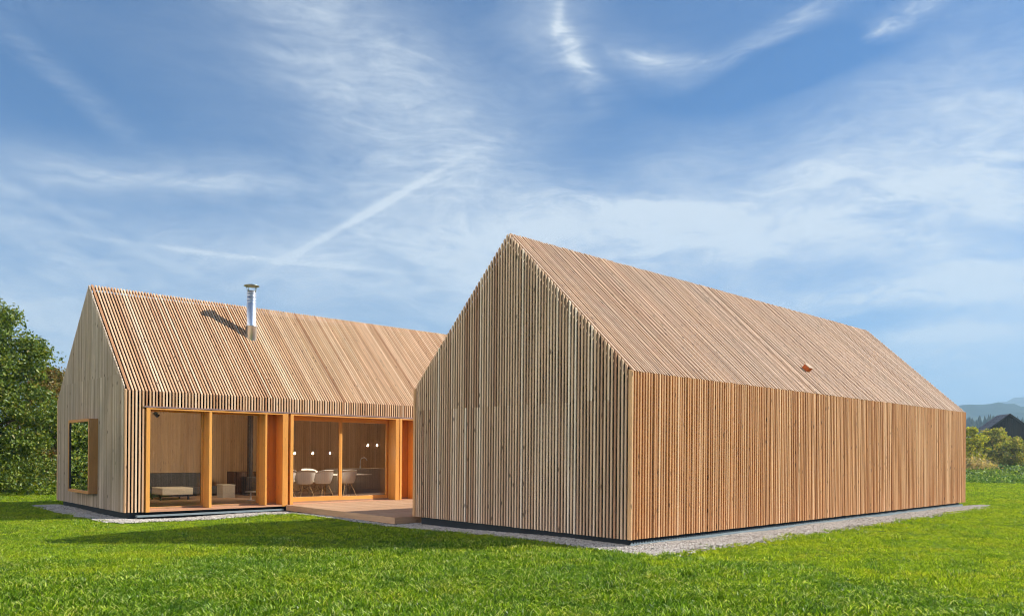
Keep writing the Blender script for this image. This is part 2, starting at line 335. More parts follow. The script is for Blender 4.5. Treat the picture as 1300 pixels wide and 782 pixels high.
# ------------------------------------------------------------------ ground
def terr(x, y):
    """height of the ground; works on arrays"""
    x = np.asarray(x, float); y = np.asarray(y, float)
    z = .085 - .075 * np.clip((y - 0) / 10.8, -.2, 1.15)
    z = z + .018 * np.sin(x * .9 + 1.3) * np.sin(y * .7 + .4) + .010 * np.sin(x * 2.3 + y * 1.1)
    z = z + .085 * np.exp(-(((x + 1.35) / .62) ** 2 + ((y - 1.5) / 1.1) ** 2)) + .035 * np.exp(-(((x + 2.4) / 1.0) ** 2 + ((y - 4.2) / .8) ** 2))
    z = z + .02 * np.sin(x * 1.7 + .6 * y) * np.clip((-x - .6) / 2, 0, 1) * np.clip((9 - y) / 3, 0, 1)
    r = np.hypot(x + 9.85, y + 7.7)
    f = np.clip((r - 38) / 60, 0, 1)
    z = z * (1 - f) - .1 * f
    th = np.arctan2(x + 9.85, y + 7.7)
    def ridge(r0, w, h, a, b, c):
        hh = h * (.80 + .10 * np.sin(th * a + c) + .08 * np.sin(th * b + 2.1 * c) + .025 * np.sin(th * b * 3.1 + c) + .012 * np.sin(th * b * 8.3 + c) + .012 * np.sin(th * b * 21 + c) + .007 * np.sin(th * b * 55 + c))
        return hh * np.exp(-((r - r0 - 90 * np.sin(th * 5 + c)) / w) ** 2)
    z = z + ridge(640, 150, 20, 7, 17, .3) + ridge(1750, 330, 112, 9, 23, 1.9) + ridge(3500, 600, 262, 11, 27, 4.0)
    # one rounder wooded hill to the right
    t0 = math.atan2(math.cos(YAW - .62), math.sin(YAW - .62))
    return z
def sheet(name, rings, mat, nth=360):
    th = np.linspace(0, 2 * PI, nth, endpoint=False)
    vs = []
    for r in rings:
        x = -9.85 + r * np.cos(th); y = -7.7 + r * np.sin(th); vs.append(np.stack([x, y, terr(x, y)], 1))
    v = np.concatenate(vs); f = []
    for i in range(len(rings) - 1):
        for k in range(nth):
            k2 = (k + 1) % nth; f.append((i * nth + k, (i + 1) * nth + k, (i + 1) * nth + k2, i * nth + k2))
    if rings[0] < 1: f.append(tuple(range(nth)))
    me = bpy.data.meshes.new(name); me.from_pydata(v.tolist(), [], f); me.polygons.foreach_set('use_smooth', [True] * len(f)); me.materials.append(mat)
    o = bpy.data.objects.new(name, me); col.objects.link(o); o['kind'] = 'structure'; return o
def ground_mat():
    m_, N, B, O = newmat('lawn_soil'); p = N.node('ShaderNodeNewGeometry').outputs['Position']
    a = N.noise(p, .35, 6, .6); b = N.noise(p, 9, 8, .75); c3 = N.noise(p, 60, 4, .7)
    c = N.mix(N.ramp(b, [(.3, 0), (.7, 1)]), (.05, .09, .008, 1), (.13, .20, .012, 1))
    c = N.mix(N.ramp(a, [(.35, 0), (.65, 1)]), c, (.16, .26, .010, 1))
    c = N.mix(N.math('MULTIPLY', N.ramp(c3, [(.5, 0), (.75, 1)]), .5), c, (.04, .05, .012, 1))
    N.put(B.inputs['Base Color'], c); B.inputs['Roughness'].default_value = .9; B.inputs['Specular IOR Level'].default_value = .1
    bp = N.node('ShaderNodeBump'); bp.inputs['Distance'].default_value = .05; bp.inputs['Strength'].default_value = .8; N.put(bp.inputs['Height'], b); N.l.new(bp.outputs[0], B.inputs['Normal'])
    return m_
def hill_mat():
    m_, N, B, O = newmat('wooded_hills'); p = N.node('ShaderNodeNewGeometry').outputs['Position']
    a = N.noise(p, .004, 5, .6); b = N.noise(p, .05, 6, .7)
    c = N.mix(N.ramp(b, [(.35, 0), (.65, 1)]), (.02, .045, .015, 1), (.05, .075, .025, 1))
    c = N.mix(N.ramp(a, [(.54, 0), (.60, 1)]), c, (.16, .19, .06, 1))
    N.put(B.inputs['Base Color'], c); B.inputs['Roughness'].default_value = .95; B.inputs['Specular IOR Level'].default_value = 0
    bp = N.node('ShaderNodeBump'); bp.inputs['Distance'].default_value = 12; bp.inputs['Strength'].default_value = .8; N.put(bp.inputs['Height'], b); N.l.new(bp.outputs[0], B.inputs['Normal'])
    return m_
rg = [.5] + list(np.arange(1, 46, 1.0)) + list(np.geomspace(48, 160, 18))
sheet('ground', rg, ground_mat())
sheet('hills', list(np.geomspace(159, 4600, 90)), hill_mat(), 900)

# ------------------------------------------------------------------ the houses
PITCH, SW, SDp = .0731, .0355, .030
def slat_house(root, ox, oy, L, Wd, zE, zR, zb, gmat_front, openings=None, wallmat='larch', roofmat='larch_roof', gmat_back='larch_gable', joint=2.46, winhole=None, seed=1, jit=.002):
    SDg = .024; yj = jit * 1.3
    random.seed(seed)
    n = math.hypot(Wd / 2, zR - zE); slope = (zR - zE) / (Wd / 2); dv = SDp * n / (Wd / 2)     # vertical thickness of a roof slat
    zEi = zE - dv + slope * SDp
    x0, x1 = ox + PITCH, ox + L - PITCH
    nx = int((x1 - x0 - SW) / PITCH)
    for side in (0, 1):
        my = (lambda y: oy + y) if side == 0 else (lambda y: oy + Wd - y)
        w = MB(); r = MB()
        w.prism([(ox, my(0), zb), (ox, my(0), zE), (ox, my(.075), zE + slope * .075 - dv), (ox, my(.075), zb)], (SW, 0, 0), (0, 0, 1))
        w.prism([(ox + L - SW, my(0), zb), (ox + L - SW, my(0), zE), (ox + L - SW, my(.075), zE + slope * .075 - dv), (ox + L - SW, my(.075), zb)], (SW, 0, 0), (0, 0, 1))
        for i in range(nx + 1):
            xa = x0 + (x1 - x0 - SW) * i / nx + random.uniform(-jit, jit); segs = [(zb + random.uniform(-.004, .004), zE)]
            if side == 0 and openings:
                for (a, b, zt) in openings:
                    if xa + SW > a and xa < b: segs = [(zt, zE)]
            for z0_, z1_ in segs:
                dd = random.uniform(-yj, yj)
                P = [(xa, my(dd), z0_), (xa, my(dd), z1_), (xa, my(SDp), zEi if z1_ == zE else z1_), (xa, my(SDp), z0_)]
                w.prism(P, (SW, 0, 0), (0, 0, 1))
            tk = random.uniform(-yj, yj) * 1.3
            R = [(xa, my(0), zE + tk), (xa, my(Wd / 2 + random.uniform(-.0, .0)), zR + tk), (xa, my(Wd / 2), zR - dv), (xa, my(SDp), zEi)]
            if i == 0: r.prism([(ox + .054,) + p_[1:] for p_ in R], (.052, 0, 0), (0, (1 if side == 0 else -1), slope)); continue
            r.prism(R, (SW, 0, 0), (0, (1 if side == 0 else -1), slope))
        w.build('slat_wall', wallmat, root); r.build('roof_slats', roofmat, root)
    for side in (0, 1):
        xa, xb = (ox, ox + SDg) if side == 0 else (ox + L - SDg, ox + L)
        g = MB(); ny = int(round((Wd - .22) / PITCH)); pt = (Wd - .22 - SW) / ny
        for i in range(ny + 1):
            ya = oy + .11 + i * pt; yb = ya + SW
            def top(y): return zE + slope * min(y - oy, oy + Wd - y) - .004
            def piece(z0_, cut):
                if cut is None:
                    ym = oy + Wd / 2
                    P = [(xa, ya, z0_), (xa, yb, z0_), (xa, yb, top(yb))] + ([(xa, ym, top(ym))] if ya < ym < yb else []) + [(xa, ya, top(ya))]
                else: P = [(xa, ya, z0_), (xa, yb, z0_), (xa, yb, cut), (xa, ya, cut)]
                g.fix = rB if z0_ > joint else rA; g.prism(P, (xb - xa, 0, 0), (0, 0, 1))
            zbj = zb + random.uniform(-.004, .004); rA = random.random(); rB = rA if random.random() < .45 else random.random()
            if side == 0 and winhole and ya < winhole[1] and yb > winhole[0]:
                piece(zbj, winhole[2]); piece(winhole[3], joint); piece(joint + .0015, None)
            elif min(top(ya), top(yb)) > joint + .1: piece(zbj, joint); piece(joint + .0015, None)
            else: piece(zbj, None)
        g.build('gable_slats', gmat_front if side == 0 else gmat_back, root)
    return slope

def shell(root, ox, oy, L, Wd, zE, zR, zb, holes=(), gable_hole=None, inner='inner', t=.22, off=.105):
    """solid walls and roof behind the slats, off metres inside the slat plane"""
    slope = (zR - zE) / (Wd / 2); n = math.hypot(1, slope)
    X0, X1, Y0, Y1 = ox + off, ox + L - off, oy + off, oy + Wd - off
    zt = zE - off * n + slope * off - .01        # outer eave of the dark membrane
    zr = zR - off * n - .01
    # membrane and inner lining: two skins so each side has its own material
    for (matn, nm, a0, a1) in (('membrane', 'wall_core', 0, t * .8), (inner, 'interior_lining', t * .8 + .002, t)):
        q = MB(); xs = sorted(holes)
        cur = X0 + a0; yA, yB = Y0 + a0, Y0 + a1
        zt_ = zt + slope * a0 - .02
        for (a, b, z0, z1) in xs:
            q.box(cur, a, yA, yB, zb, zt_); q.box(a, b, yA, yB, zb, z0, (0, 0, 1)); q.box(a, b, yA, yB, z1, zt_, (0, 0, 1)); cur = b
        q.box(cur, X1 - a0, yA, yB, zb, zt_)
        if inner == 'inner' and matn == inner:      # vertical boards on the back wall of the rooms
            k = X0 + a1
            while k < X1 - a1: q.box(k, min(k + .095, X1 - a1), Y1 - a1 - random.uniform(0, .004), Y1 - a0, zb, zt_, (0, 0, 1)); k += .097
        else: q.box(X0 + a0, X1 - a0, Y1 - a1, Y1 - a0, zb, zt_)
        for (xa, xb, hole) in ((X0 + a0, X0 + a1, gable_hole), (X1 - a1, X1 - a0, None)):
            ya, yb_ = Y0 + a0 + .003, Y1 - a0 - .003; ym = (ya + yb_) / 2; zr_ = zr - a0 * n + .01 * 0 - .02
            def gp(y): return min(zt_ + slope * (min(y, 2 * ym - y) - ya), zr_)
            cuts = [ya, ym, yb_]
            if hole: cuts = sorted(cuts + [hole[0], hole[1]])
            for c0, c1 in zip(cuts[:-1], cuts[1:]):
                if hole and c0 >= hole[0] - 1e-6 and c1 <= hole[1] + 1e-6:
                    q.prism([(xa, c0, zb), (xa, c1, zb), (xa, c1, hole[2]), (xa, c0, hole[2])], (xb - xa, 0, 0)); z0_ = hole[3]
                else: z0_ = zb
                q.prism([(xa, c0, z0_), (xa, c1, z0_), (xa, c1, gp(c1)), (xa, c0, gp(c0))], (xb - xa, 0, 0))
        q.build(nm, matn, root)
        rq = MB(); d0, d1 = a0 * n, a1 * n
        for s_ in (0, 1):
            my = (lambda y: y) if s_ == 0 else (lambda y: 2 * (oy + Wd / 2) - y)
            rq.prism([(X0, my(Y0), zt - d0), (X0, my(oy + Wd / 2), zr - d0), (X0, my(oy + Wd / 2), zr - d1), (X0, my(Y0), zt - d1)], (X1 - X0, 0, 0), (1, 0, 0))
        rq.build('roof_core' if matn == 'membrane' else 'ceiling_lining', matn, root)
    q = MB(); q.box(X0 + t, X1 - t, Y0 + t, Y1 - t, zb - .02, .25); q.build('floor', 'floor', root)
    q = MB(); pz = -.15; e = .07
    q.box(X0 + e - .04, X1 - e + .04, Y0 + e - .04, Y0 + e + .1, pz, zb + .02); q.box(X0 + e - .04, X1 - e + .04, Y1 - e - .1, Y1 - e + .04, pz, zb + .02)
    q.box(X0 + e - .04, X0 + e + .1, Y0 + e + .1, Y1 - e - .1, pz, zb + .02); q.box(X1 - e - .1, X1 - e + .04, Y0 + e + .1, Y1 - e - .1, pz, zb + .02)
    q.build('plinth', 'plinth', root)

# ---- right, near house: closed larch volume
LB, WB, zEB, zRB, zbB = 16.08, 5.845, 2.9055, 5.6692, .22
hb = thing('timber_house', 'large closed larch-slatted gabled house in the foreground, without windows', 'house', (LB / 2, WB / 2, 0))
slat_house(hb, 0, 0, LB, WB, zEB, zRB, zbB, 'larch_gable', joint=2.46, seed=3, jit=.0055)
shell(hb, 0, 0, LB, WB, zEB, zRB, zbB, inner='inner')
q = MB(); q.box(.06, LB - .06, .052, .062, .04, .148, (1, 0, 0))
for k in range(218): q.box(.08 + k * .0731, .115 + k * .0731, .052, .060, .148, .172, (0, 0, 1))
q.build('vent_flashing', 'flash', hb)
# little box vent on the roof
sB = (zRB - zEB) / (WB / 2); ang = math.atan(sB)
q = MB(); vx, vy = 7.10, .66; vz = zEB + sB * vy
nn = Vector((0, -math.sin(ang), math.cos(ang))); dd_ = Vector((0, math.cos(ang), math.sin(ang))); c0 = Vector((vx, vy, vz))
q.prism([c0 - dd_ * .075 - nn * .05, c0 + Vector((.17, 0, 0)) - dd_ * .075 - nn * .05, c0 + Vector((.17, 0, 0)) + dd_ * .075 - nn * .05, c0 + dd_ * .075 - nn * .05], nn * .15)
vb = q.build('roof_vent', 'orange', hb, .006)
q = MB()
c1 = c0 + nn * .102
q.prism([c1 - dd_ * .085 - Vector((.012, 0, 0)), c1 + Vector((.182, 0, 0)) - dd_ * .085, c1 + Vector((.182, 0, 0)) + dd_ * .085, c1 + dd_ * .085 - Vector((.012, 0, 0))], nn * .014)
q.build('vent_lid', 'larch_roof', vb)

# ---- left, far house with the glazed front
ax, ay, WA, zEA, zRA, zbA, LA = -4.2296, 10.8367, 5.815, 2.914, 5.6933, .174, 15.0
ha = thing('timber_house', 'larch-slatted gabled house at the left with steel chimney and glazed front', 'house', (ax + LA / 2, ay + WA / 2, 0))
slat_house(ha, ax, ay, LA, WA, zEA, zRA, zbA, 'larch_grey', wallmat='larch_pale', roofmat='larch_pale', openings=[(-3.80, 6.65, 2.575)], joint=3.30, winhole=(12.86, 14.70, .50, 2.33), seed=5)
shell(ha, ax, ay, LA, WA, zEA, zRA, zbA, holes=[(-3.72, -.40, .20, 2.52), (-.20, 3.08, .20, 2.52), (3.2, 6.55, .20, 2.52)], gable_hole=(12.95, 14.60, .56, 2.27))
box_obj('drip_board', 'drip', ha, -3.83, 6.68, ay - .03, ay + .08, 2.545, 2.572)
box_obj('flashing', 'flash', ha, -3.98, -.45, ay - .075, ay + .06, .065, .105)
# chimney
q = MB(); cxx, cyy = -.465, 12.70
q.lathe(cxx, cyy, [(.125, 4.3), (.125, 5.93), (.118, 5.93), (.118, 5.5)])
for z_ in (5.30, 5.62, 5.70, 5.80, 5.87): q.lathe(cxx, cyy, [(.125, z_ - .008), (.129, z_), (.125, z_ + .008)])
ch = q.build('chimney', 'steel', ha)
q = MB(); q.lathe(cxx, cyy, [(.14, 4.3), (.14, 4.95), (.15, 4.955), (.15, 4.99), (.126, 4.995)]); q.build('chimney_collar', 'steel', ch)
q = MB(); q.lathe(cxx, cyy, [(.001, 6.125), (.20, 6.075), (.203, 6.06), (.19, 6.055), (.001, 6.10)])
for k in range(4):
    t = k * PI / 2 + .5; c_, s_ = math.cos(t), math.sin(t)
    q.tube([(cxx + .122 * c_, cyy + .122 * s_, 5.88), (cxx + .17 * c_, cyy + .17 * s_, 6.07)], .009, 6)
q.build('chimney_cap', plain('cap_metal', (.30, .31, .25), .35, .9), ch)

# glazed bays in the long wall
FD = .35
def pane(x0, x1, z0, z1, y, parent):
    q = MB(); q.box(x0, x1, y, y + .012, z0, z1); return q.build('glass_pane', 'glass', parent)
def bay(x0, x1, zs, posts, endw, jambw, panes, panels, nm='window'):
    y0 = ay - .022; y1 = ay + FD + .06
    q = MB()
    q.box(x0, x0 + jambw, y0, y1, zs, 2.53, (0, 0, 1))                      # left jamb
    q.box(x1 - endw, x1, y0 - .004, y1, zs, 2.53, (0, 0, 1))                # right end board
    for (a, b) in posts: q.box(a, b, y0 + .004, y1, zs + .045, 2.50, (0, 0, 1))
    q.box(x0 + jambw, x1 - endw, y0, y1, 2.50, 2.53, (1, 0, 0))              # head board
    w = q.build(nm, 'frame', ha, .004)
    s_ = MB(); s_.box(x0 + jambw + .001, x1 - endw - .001, y0 + .003, y1, zs + .003, zs + .043, (1, 0, 0)); s_.build('sill', 'sill', w)
    zz = zs + .045
    for (a, b, rail, head) in panes:
        yg = ay + FD - .02; st = .045
        fr = MB(); fr.box(a, a + st, yg, yg + .055, zz, 2.498, (0, 0, 1)); fr.box(b - st, b, yg, yg + .055, zz, 2.498, (0, 0, 1))
        fr.box(a + st, b - st, yg + .001, yg + .054, zz, zz + rail, (1, 0, 0)); fr.box(a + st, b - st, yg + .001, yg + .054, 2.498 - head, 2.498, (1, 0, 0))
        fr.build('window_frame', 'frame', w, .003)
        pane(a + st - .005, b - st + .005, zz + rail - .005, 2.498 - head + .005, yg + .02, w)
    for (a, b) in panels:
        pn = MB(); k = a
        while k < b - .01: pn.box(k, min(k + .11, b), ay + FD - .01, ay + FD + .05, zz, 2.498, (0, 0, 1)); k += .112
        pn.build('timber_panel', 'panel', w)
    return w
bay(-3.787, -.318, .165, [(-2.353, -2.286), (-.939, -.886)], .15, .085, [(-3.70, -2.355, .045, .03), (-2.284, -.941, .045, .03)], [(-.884, -.469)])
bay(-.252, 3.129, .165, [], .125, .085, [(-.165, 1.478, .155, .115), (1.385, 2.965, .135, .115)], [(2.967, 3.003)], 'sliding_door')
bay(3.156, 6.60, .165, [(3.70, 3.77), (5.1, 5.16)], .15, .07, [(3.772, 5.098, .10, .06), (5.162, 6.44, .10, .06)], [(3.228, 3.698)])
# mullion in front of the overlap of the sliding leaves
# box window in the gable
bw = MB(); bx0, bx1 = ax - .20, ax + .30
y0_, y1_, z0_, z1_ = 12.87, 14.69, .505, 2.32
for (a, b, c, d) in ((y0_, y0_ + .06, z0_, z1_), (y1_ - .06, y1_, z0_, z1_)): bw.box(bx0, bx1, a, b, c, d, (0, 0, 1))
bw.box(bx0 + .002, bx1, y0_ + .06, y1_ - .06, z0_, z0_ + .07, (0, 1, 0)); bw.box(bx0 + .002, bx1, y0_ + .06, y1_ - .06, z1_ - .07, z1_, (0, 1, 0))
M['boxw'] = wood('brown_box_window', [(0, (.46, .22, .08)), (1, (.54, .26, .095))], knots=.3, grain=.3)
bwo = bw.build('box_window', 'boxw', ha, .004)
q = MB(); q.box(bx0 + .03, bx0 + .045, y0_ + .06, y1_ - .06, z0_ + .07, z1_ - .07); q.build('glass_pane', 'mirror_glass', bwo)
q = MB(); q.box(bx0 + .012, bx0 + .03, y0_ + .06, y0_ + .08, z0_ + .07, z1_ - .07); q.build('glazing_bead', 'black', bwo)
q = MB(); q.box(bx0 + .012, bx0 + .03, y1_ - .10, y1_ - .06, z0_ + .07, z1_ - .07)
q.build('glazing_bead', 'black', bwo)

# deck
dk = thing('timber_deck', 'larch plank deck between the two houses in front of the glass doors', 'deck', (3, 8.4, 0))
q = MB(); k = 5.99
while k < 10.78:
    x = -.35; first = random.uniform(2.5, 4)
    while x < 9:
        x2 = min(x + first, 9); q.box(x, x2 - .003, k, min(k + .138, 10.80), .172, .2 + random.uniform(-.001, .001), (1, 0, 0)); x = x2; first = 4
    k += .143
q.build('deck_boards', 'deck', dk)
q = MB(); q.box(-.372, -.352, 5.985, 10.80, .062, .198, (0, 1, 0)); q.build('deck_fascia', 'deck', dk)
q = MB(); q.box(-.372, 8.98, 5.962, 5.984, .062, .198, (1, 0, 0)); q.build('deck_fascia', 'deck', dk)
q = MB()
for k in range(8): q.box(-.25 + k * 1.2, -.17 + k * 1.2, 6.05, 10.7, -.05, .17)
q.build('joist', 'membrane', dk)

# ------------------------------------------------------------------ interior
FZ = .25
tb = thing('daybed', 'long cream daybed on black castor legs behind the left glass pane', 'daybed', (-2.1, 13.7, FZ))
q = MB(); q.box(-2.50, -1.70, 13.48, 14.3, .385, .575); q.build('cushion', 'cream', tb, .02)
for (x, y) in ((-2.52, 13.56), (-1.8, 13.56), (-2.52, 14.2), (-1.8, 14.2)):
    q = MB(); q.tube([(x, y, FZ + .05), (x, y, .385)], [.022, .035], 10); q.tube([(x - .018, y, FZ + .032), (x + .018, y, FZ + .032)], .032, 12); q.build('leg', 'black', tb)
sf = thing('sofa', 'charcoal grey upholstered sofa against the living room back wall', 'sofa', (-1.6, 15.7, FZ))
q = MB(); q.box(-3.4, -.36, 15.55, 15.8, .30, .91); q.build('backrest', 'grey', sf, .03)
q = MB(); q.box(-3.4, -.36, 14.95, 15.53, .30, .52); q.build('seat', 'grey', sf, .03)
q = MB(); q.box(-3.36, -.40, 15.0, 15.75, FZ, .30); q.build('base', 'black', sf)
oc = thing('storage_chest', 'pale box chest on the floor beside the stove cabinet', 'chest', (-.6, 13.9, FZ))
q = MB(); q.box(-.80, -.44, 13.7, 14.1, FZ, .60); q.build('body', 'greige', oc, .008)
q = MB(); q.box(-.81, -.43, 13.69, 14.11, .602, .618); q.build('lid', 'cream', oc, .004)
cb = thing('cabinet', 'dark brown stained cabinet behind the second glass pane', 'cabinet', (.4, 15.2, FZ))
q = MB(); q.box(.09, .95, 15.0, 15.5, FZ + .04, .94); q.build('body', 'darkwood', cb, .006)
for k in (0, 1): box_obj('door', 'darkwood', cb, .10 + k * .425, .51 + k * .425, 14.98, 14.998, FZ + .07, .92, bevel=.003)
sp = thing('stove', 'black wood stove with tall flue pipe in the living room', 'stove', (.41, 14.6, FZ))
q = MB(); q.box(.22, .60, 14.42, 14.78, FZ, .80); q.build('body', 'black', sp, .01)
q = MB(); q.tube([(.41, 14.6, .80), (.41, 14.6, 3.9)], .085, 16); q.build('flue_pipe', 'black', sp)
vs = thing('side_table', 'small round white side table beside the glass door', 'side table', (-.65, 12.25, FZ))
q = MB(); q.lathe(-.65, 12.25, [(.001, .262), (.11, .26), (.02, .275), (.018, .47), (.15, .475), (.15, .49), (.001, .492)]); q.build('pedestal', 'white', vs)
for (px_, py_, pz_, tx_, ty_, tz_, en) in ((-3.25, 11.72, 2.36, -1.8, 16.2, 1.3, 110), (-2.6, 11.72, 2.45, .2, 16.2, 1.6, 100)):  # second beam has no head, added as fill for the living room
    sl = bpy.data.lights.new('spot_or_fill_beam', 'SPOT'); sl.energy = en; sl.spot_size = math.radians(110); sl.spot_blend = 1; sl.shadow_soft_size = .05; sl.color = (1, .78, .52)
    so = bpy.data.objects.new('spot_or_fill_beam', sl); col.objects.link(so); so.location = (px_, py_ + .03, pz_); so.rotation_euler = (Vector((tx_, ty_, tz_)) - Vector((px_, py_, pz_))).to_track_quat('-Z', 'Y').to_euler()
st = thing('spotlight', 'dark ceiling spotlight at the top corner of the left pane', 'spotlight', (-3.27, 11.8, 2.5))
q = MB(); q.tube([(-3.30, 11.75, 2.47), (-3.23, 11.70, 2.38)], [.04, .05], 14); q.build('head', 'black', st)
q = MB(); q.tube([(-3.30, 11.8, 2.60), (-3.29, 11.75, 2.48)], .012, 8); q.box(-3.6, -3.0, 11.78, 11.82, 2.60, 2.63); q.build('track', 'black', st)
tr = thing('spotlight', 'ceiling track at the top of the right kitchen pane, spotlights added to light the chairs', 'spotlight', (2.3, 11.85, 2.5))
q = MB(); q.box(1.5, 3.0, 11.83, 11.87, 2.60, 2.63); q.build('track', 'black', tr)
for hx_ in (1.8, 2.6):  # heads and their beams are added to brighten the dining chairs
    q = MB(); q.tube([(hx_, 11.84, 2.60), (hx_, 11.84, 2.52)], .012, 8); q.tube([(hx_, 11.80, 2.53), (hx_ - .02, 11.90, 2.44)], [.035, .045], 14); q.build('head', 'black', tr)
    sl = bpy.data.lights.new('spot_or_fill_beam', 'SPOT'); sl.energy = 85; sl.spot_size = math.radians(120); sl.spot_blend = 1; sl.shadow_soft_size = .05; sl.color = (1, .86, .68)
    so = bpy.data.objects.new('spot_or_fill_beam', sl); col.objects.link(so); so.location = (hx_ - .03, 11.91, 2.40); so.rotation_euler = (Vector((1.4, 12.9, .7)) - Vector((hx_, 11.9, 2.40))).to_track_quat('-Z', 'Y').to_euler()
# partition wall between living room and kitchen
pw = thing('partition_wall', 'boarded partition wall between living room and kitchen', 'wall', (.7, 15, FZ))
q = MB(); k = 0
while k < 2.2: q.box(.98, 1.02, 14.2 + k, 14.2 + k + .09, FZ, 3.3, (0, 0, 1)); k += .095
q.build('boards', 'inner', pw)
# kitchen island
ki = thing('kitchen_island', 'grey brown kitchen island with thin worktop and tap', 'kitchen island', (3.7, 14.2, FZ))
q = MB(); q.box(3.02, 4.75, 13.82, 14.7, FZ, .995); q.build('body', 'greige', ki, .004)
q = MB(); q.box(3.0, 4.78, 13.80, 14.72, .997, 1.025); q.build('worktop', 'greige', ki, .004)
q = MB(); pts = [(3.97, 14.2, 1.02), (3.97, 14.2, 1.25)] + [(3.97 + .13 - .13 * math.cos(t), 14.2, 1.25 + .13 * math.sin(t)) for t in np.linspace(.2, PI * .95, 8)]
q.tube(pts, .014, 8); q.tube([(3.97, 14.2, 1.02), (3.97, 14.2, 1.10)], .028, 10); q.build('tap', 'steel', ki)
tt = thing('dining_table', 'long white dining table running up to the kitchen island', 'table', (1.9, 13.1, FZ))
q = MB(); q.box(.25, 3.45, 12.72, 13.5, .865, .89); q.build('tabletop', 'table', tt, .003)
for (x, y) in ((.4, 12.82), (.4, 13.4), (2.95, 13.4)): box_obj('leg', 'table', tt, x - .025, x + .025, y - .025, y + .025, FZ, .864)
# shell chairs
def chair(loc, rz, label, grp):
    t = thing('shell_chair', label, 'chair', loc, grp, 0)
    q = MB(); U, V = 18, 14; vv = []; s = .93
    for layer in (0, 1):
        for i in range(V + 1):
            for j in range(U):
                a = 2 * PI * j / U; rr = i / V
                # angle 0 = front (+y), PI = back
                back = (1 - math.cos(a)) / 2
                R = .235 + .02 * math.sin(a) ** 2
                r_ = R * min(1, rr * 1.35) + (.045 if rr > .74 else 0) * (rr - .74) / .26 * (back + .25)
                x = r_ * math.sin(a) * 1.12; y = r_ * math.cos(a) * .98
                up = max(0, rr - .62) / .38
                h = .40 * back ** 1.9 + .17 * math.sin(a) ** 2 * (back > .12) * min(1, back * 2.2)
                z = .415 + .035 * rr ** 2 + h * up ** .85 - (.03 * up if back < .1 else 0)
                vv.append((x * s, y * s, z * s + layer * .008 * s))
    n = (V + 1) * U; ff = []
    for i in range(V):
        for j in range(U):
            j2 = (j + 1) % U; a_ = (i * U + j, i * U + j2, (i + 1) * U + j2, (i + 1) * U + j)
            ff.append(a_[::-1]); ff.append(tuple(n + k for k in a_))
    for j in range(U):
        j2 = (j + 1) % U; ff.append((V * U + j, V * U + j2, n + V * U + j2, n + V * U + j))
    q.solid(vv, ff, sm=True)
    me_o = q.build('shell', 'white', None); me_o.parent = t
    for sx in (-1, 1):
        for sy in (-1, 1):
            q = MB(); q.tube([(sx * .10 * s, sy * .09 * s, .40 * s), (sx * .235 * s, sy * .22 * s, 0)], [.014, .009], 8); l_ = q.build('leg', 'dowel', None); l_.parent = t
    q = MB()
    for sx in (-1, 1):
        q.tube([(sx * .11 * s, -.11 * s, .38 * s), (-sx * .17 * s, .16 * s, .19 * s)], .004, 6, False); q.tube([(sx * .12 * s, .12 * s, .35 * s), (sx * .17 * s, -.16 * s, .19 * s)], .004, 6, False)
    b_ = q.build('wire_brace', 'black', None); b_.parent = t
    t.rotation_euler = (0, 0, rz); return t
def copy_tree(o, parent=None):
    c = o.copy(); col.objects.link(c); c.parent = parent
    for ch_ in [x for x in bpy.data.objects if x.parent == o]: copy_tree(ch_, c)
    return c
CH = [(.42, 12.40, 'white shell armchair nearest the left edge of the dining window', .1), (1.03, 12.42, 'second white shell armchair from the left on the near table side', -.12),
      (1.63, 12.44, 'white shell armchair just left of the sliding door stile, near table side', .15), (2.42, 12.46, 'white shell armchair seen right behind the sliding door stile', -.1),
      (1.15, 13.72, 'far side white shell armchair peeping over the table at the left', PI), (1.95, 13.74, 'far side white shell armchair peeping over the middle of the table', PI + .2)]
proto = None
for (x, y, lb, rz) in CH:
    if proto is None: proto = chair((x, y, FZ), rz, lb, 'white shell chairs around the dining table'); c_ = proto
    else: c_ = copy_tree(proto); c_.location = (x, y, FZ); c_.rotation_euler = (0, 0, rz); c_['label'] = lb
# pendants
def pendant(x, y, z, lb):
    t = thing('pendant_lamp', lb, 'lamp', (x, y, z), 'small glowing pendant bulbs')
    q = MB(); q.lathe(x, y, [(.001, z - .026), (.013, z - .021), (.019, z - .005), (.016, z + .016), (.011, z + .04)], 14); q.build('bulb', 'bulb', t)
    q = MB(); q.lathe(x, y, [(.015, z + .04), (.016, z + .085), (.001, z + .09)], 12); q.build('socket', 'black', t)
    q = MB(); q.tube([(x, y, z + .085), (x, y, 4.4)], .003, 5, False); q.build('cable', 'black', t)
for x, y, z, lb in ((1.06, 13.1, 1.5, 'leftmost glowing bulb above the dining table'), (1.645, 13.1, 1.505, 'middle glowing bulb of three above the dining table'), (2.22, 13.1, 1.51, 'glowing bulb above the table just left of the door stile'),
                    (4.19, 14.1, 1.77, 'left glowing bulb of the two above the kitchen tap'), (4.55, 14.1, 1.775, 'right glowing bulb of the two above the kitchen tap')):
    pendant(x, y, z, lb)

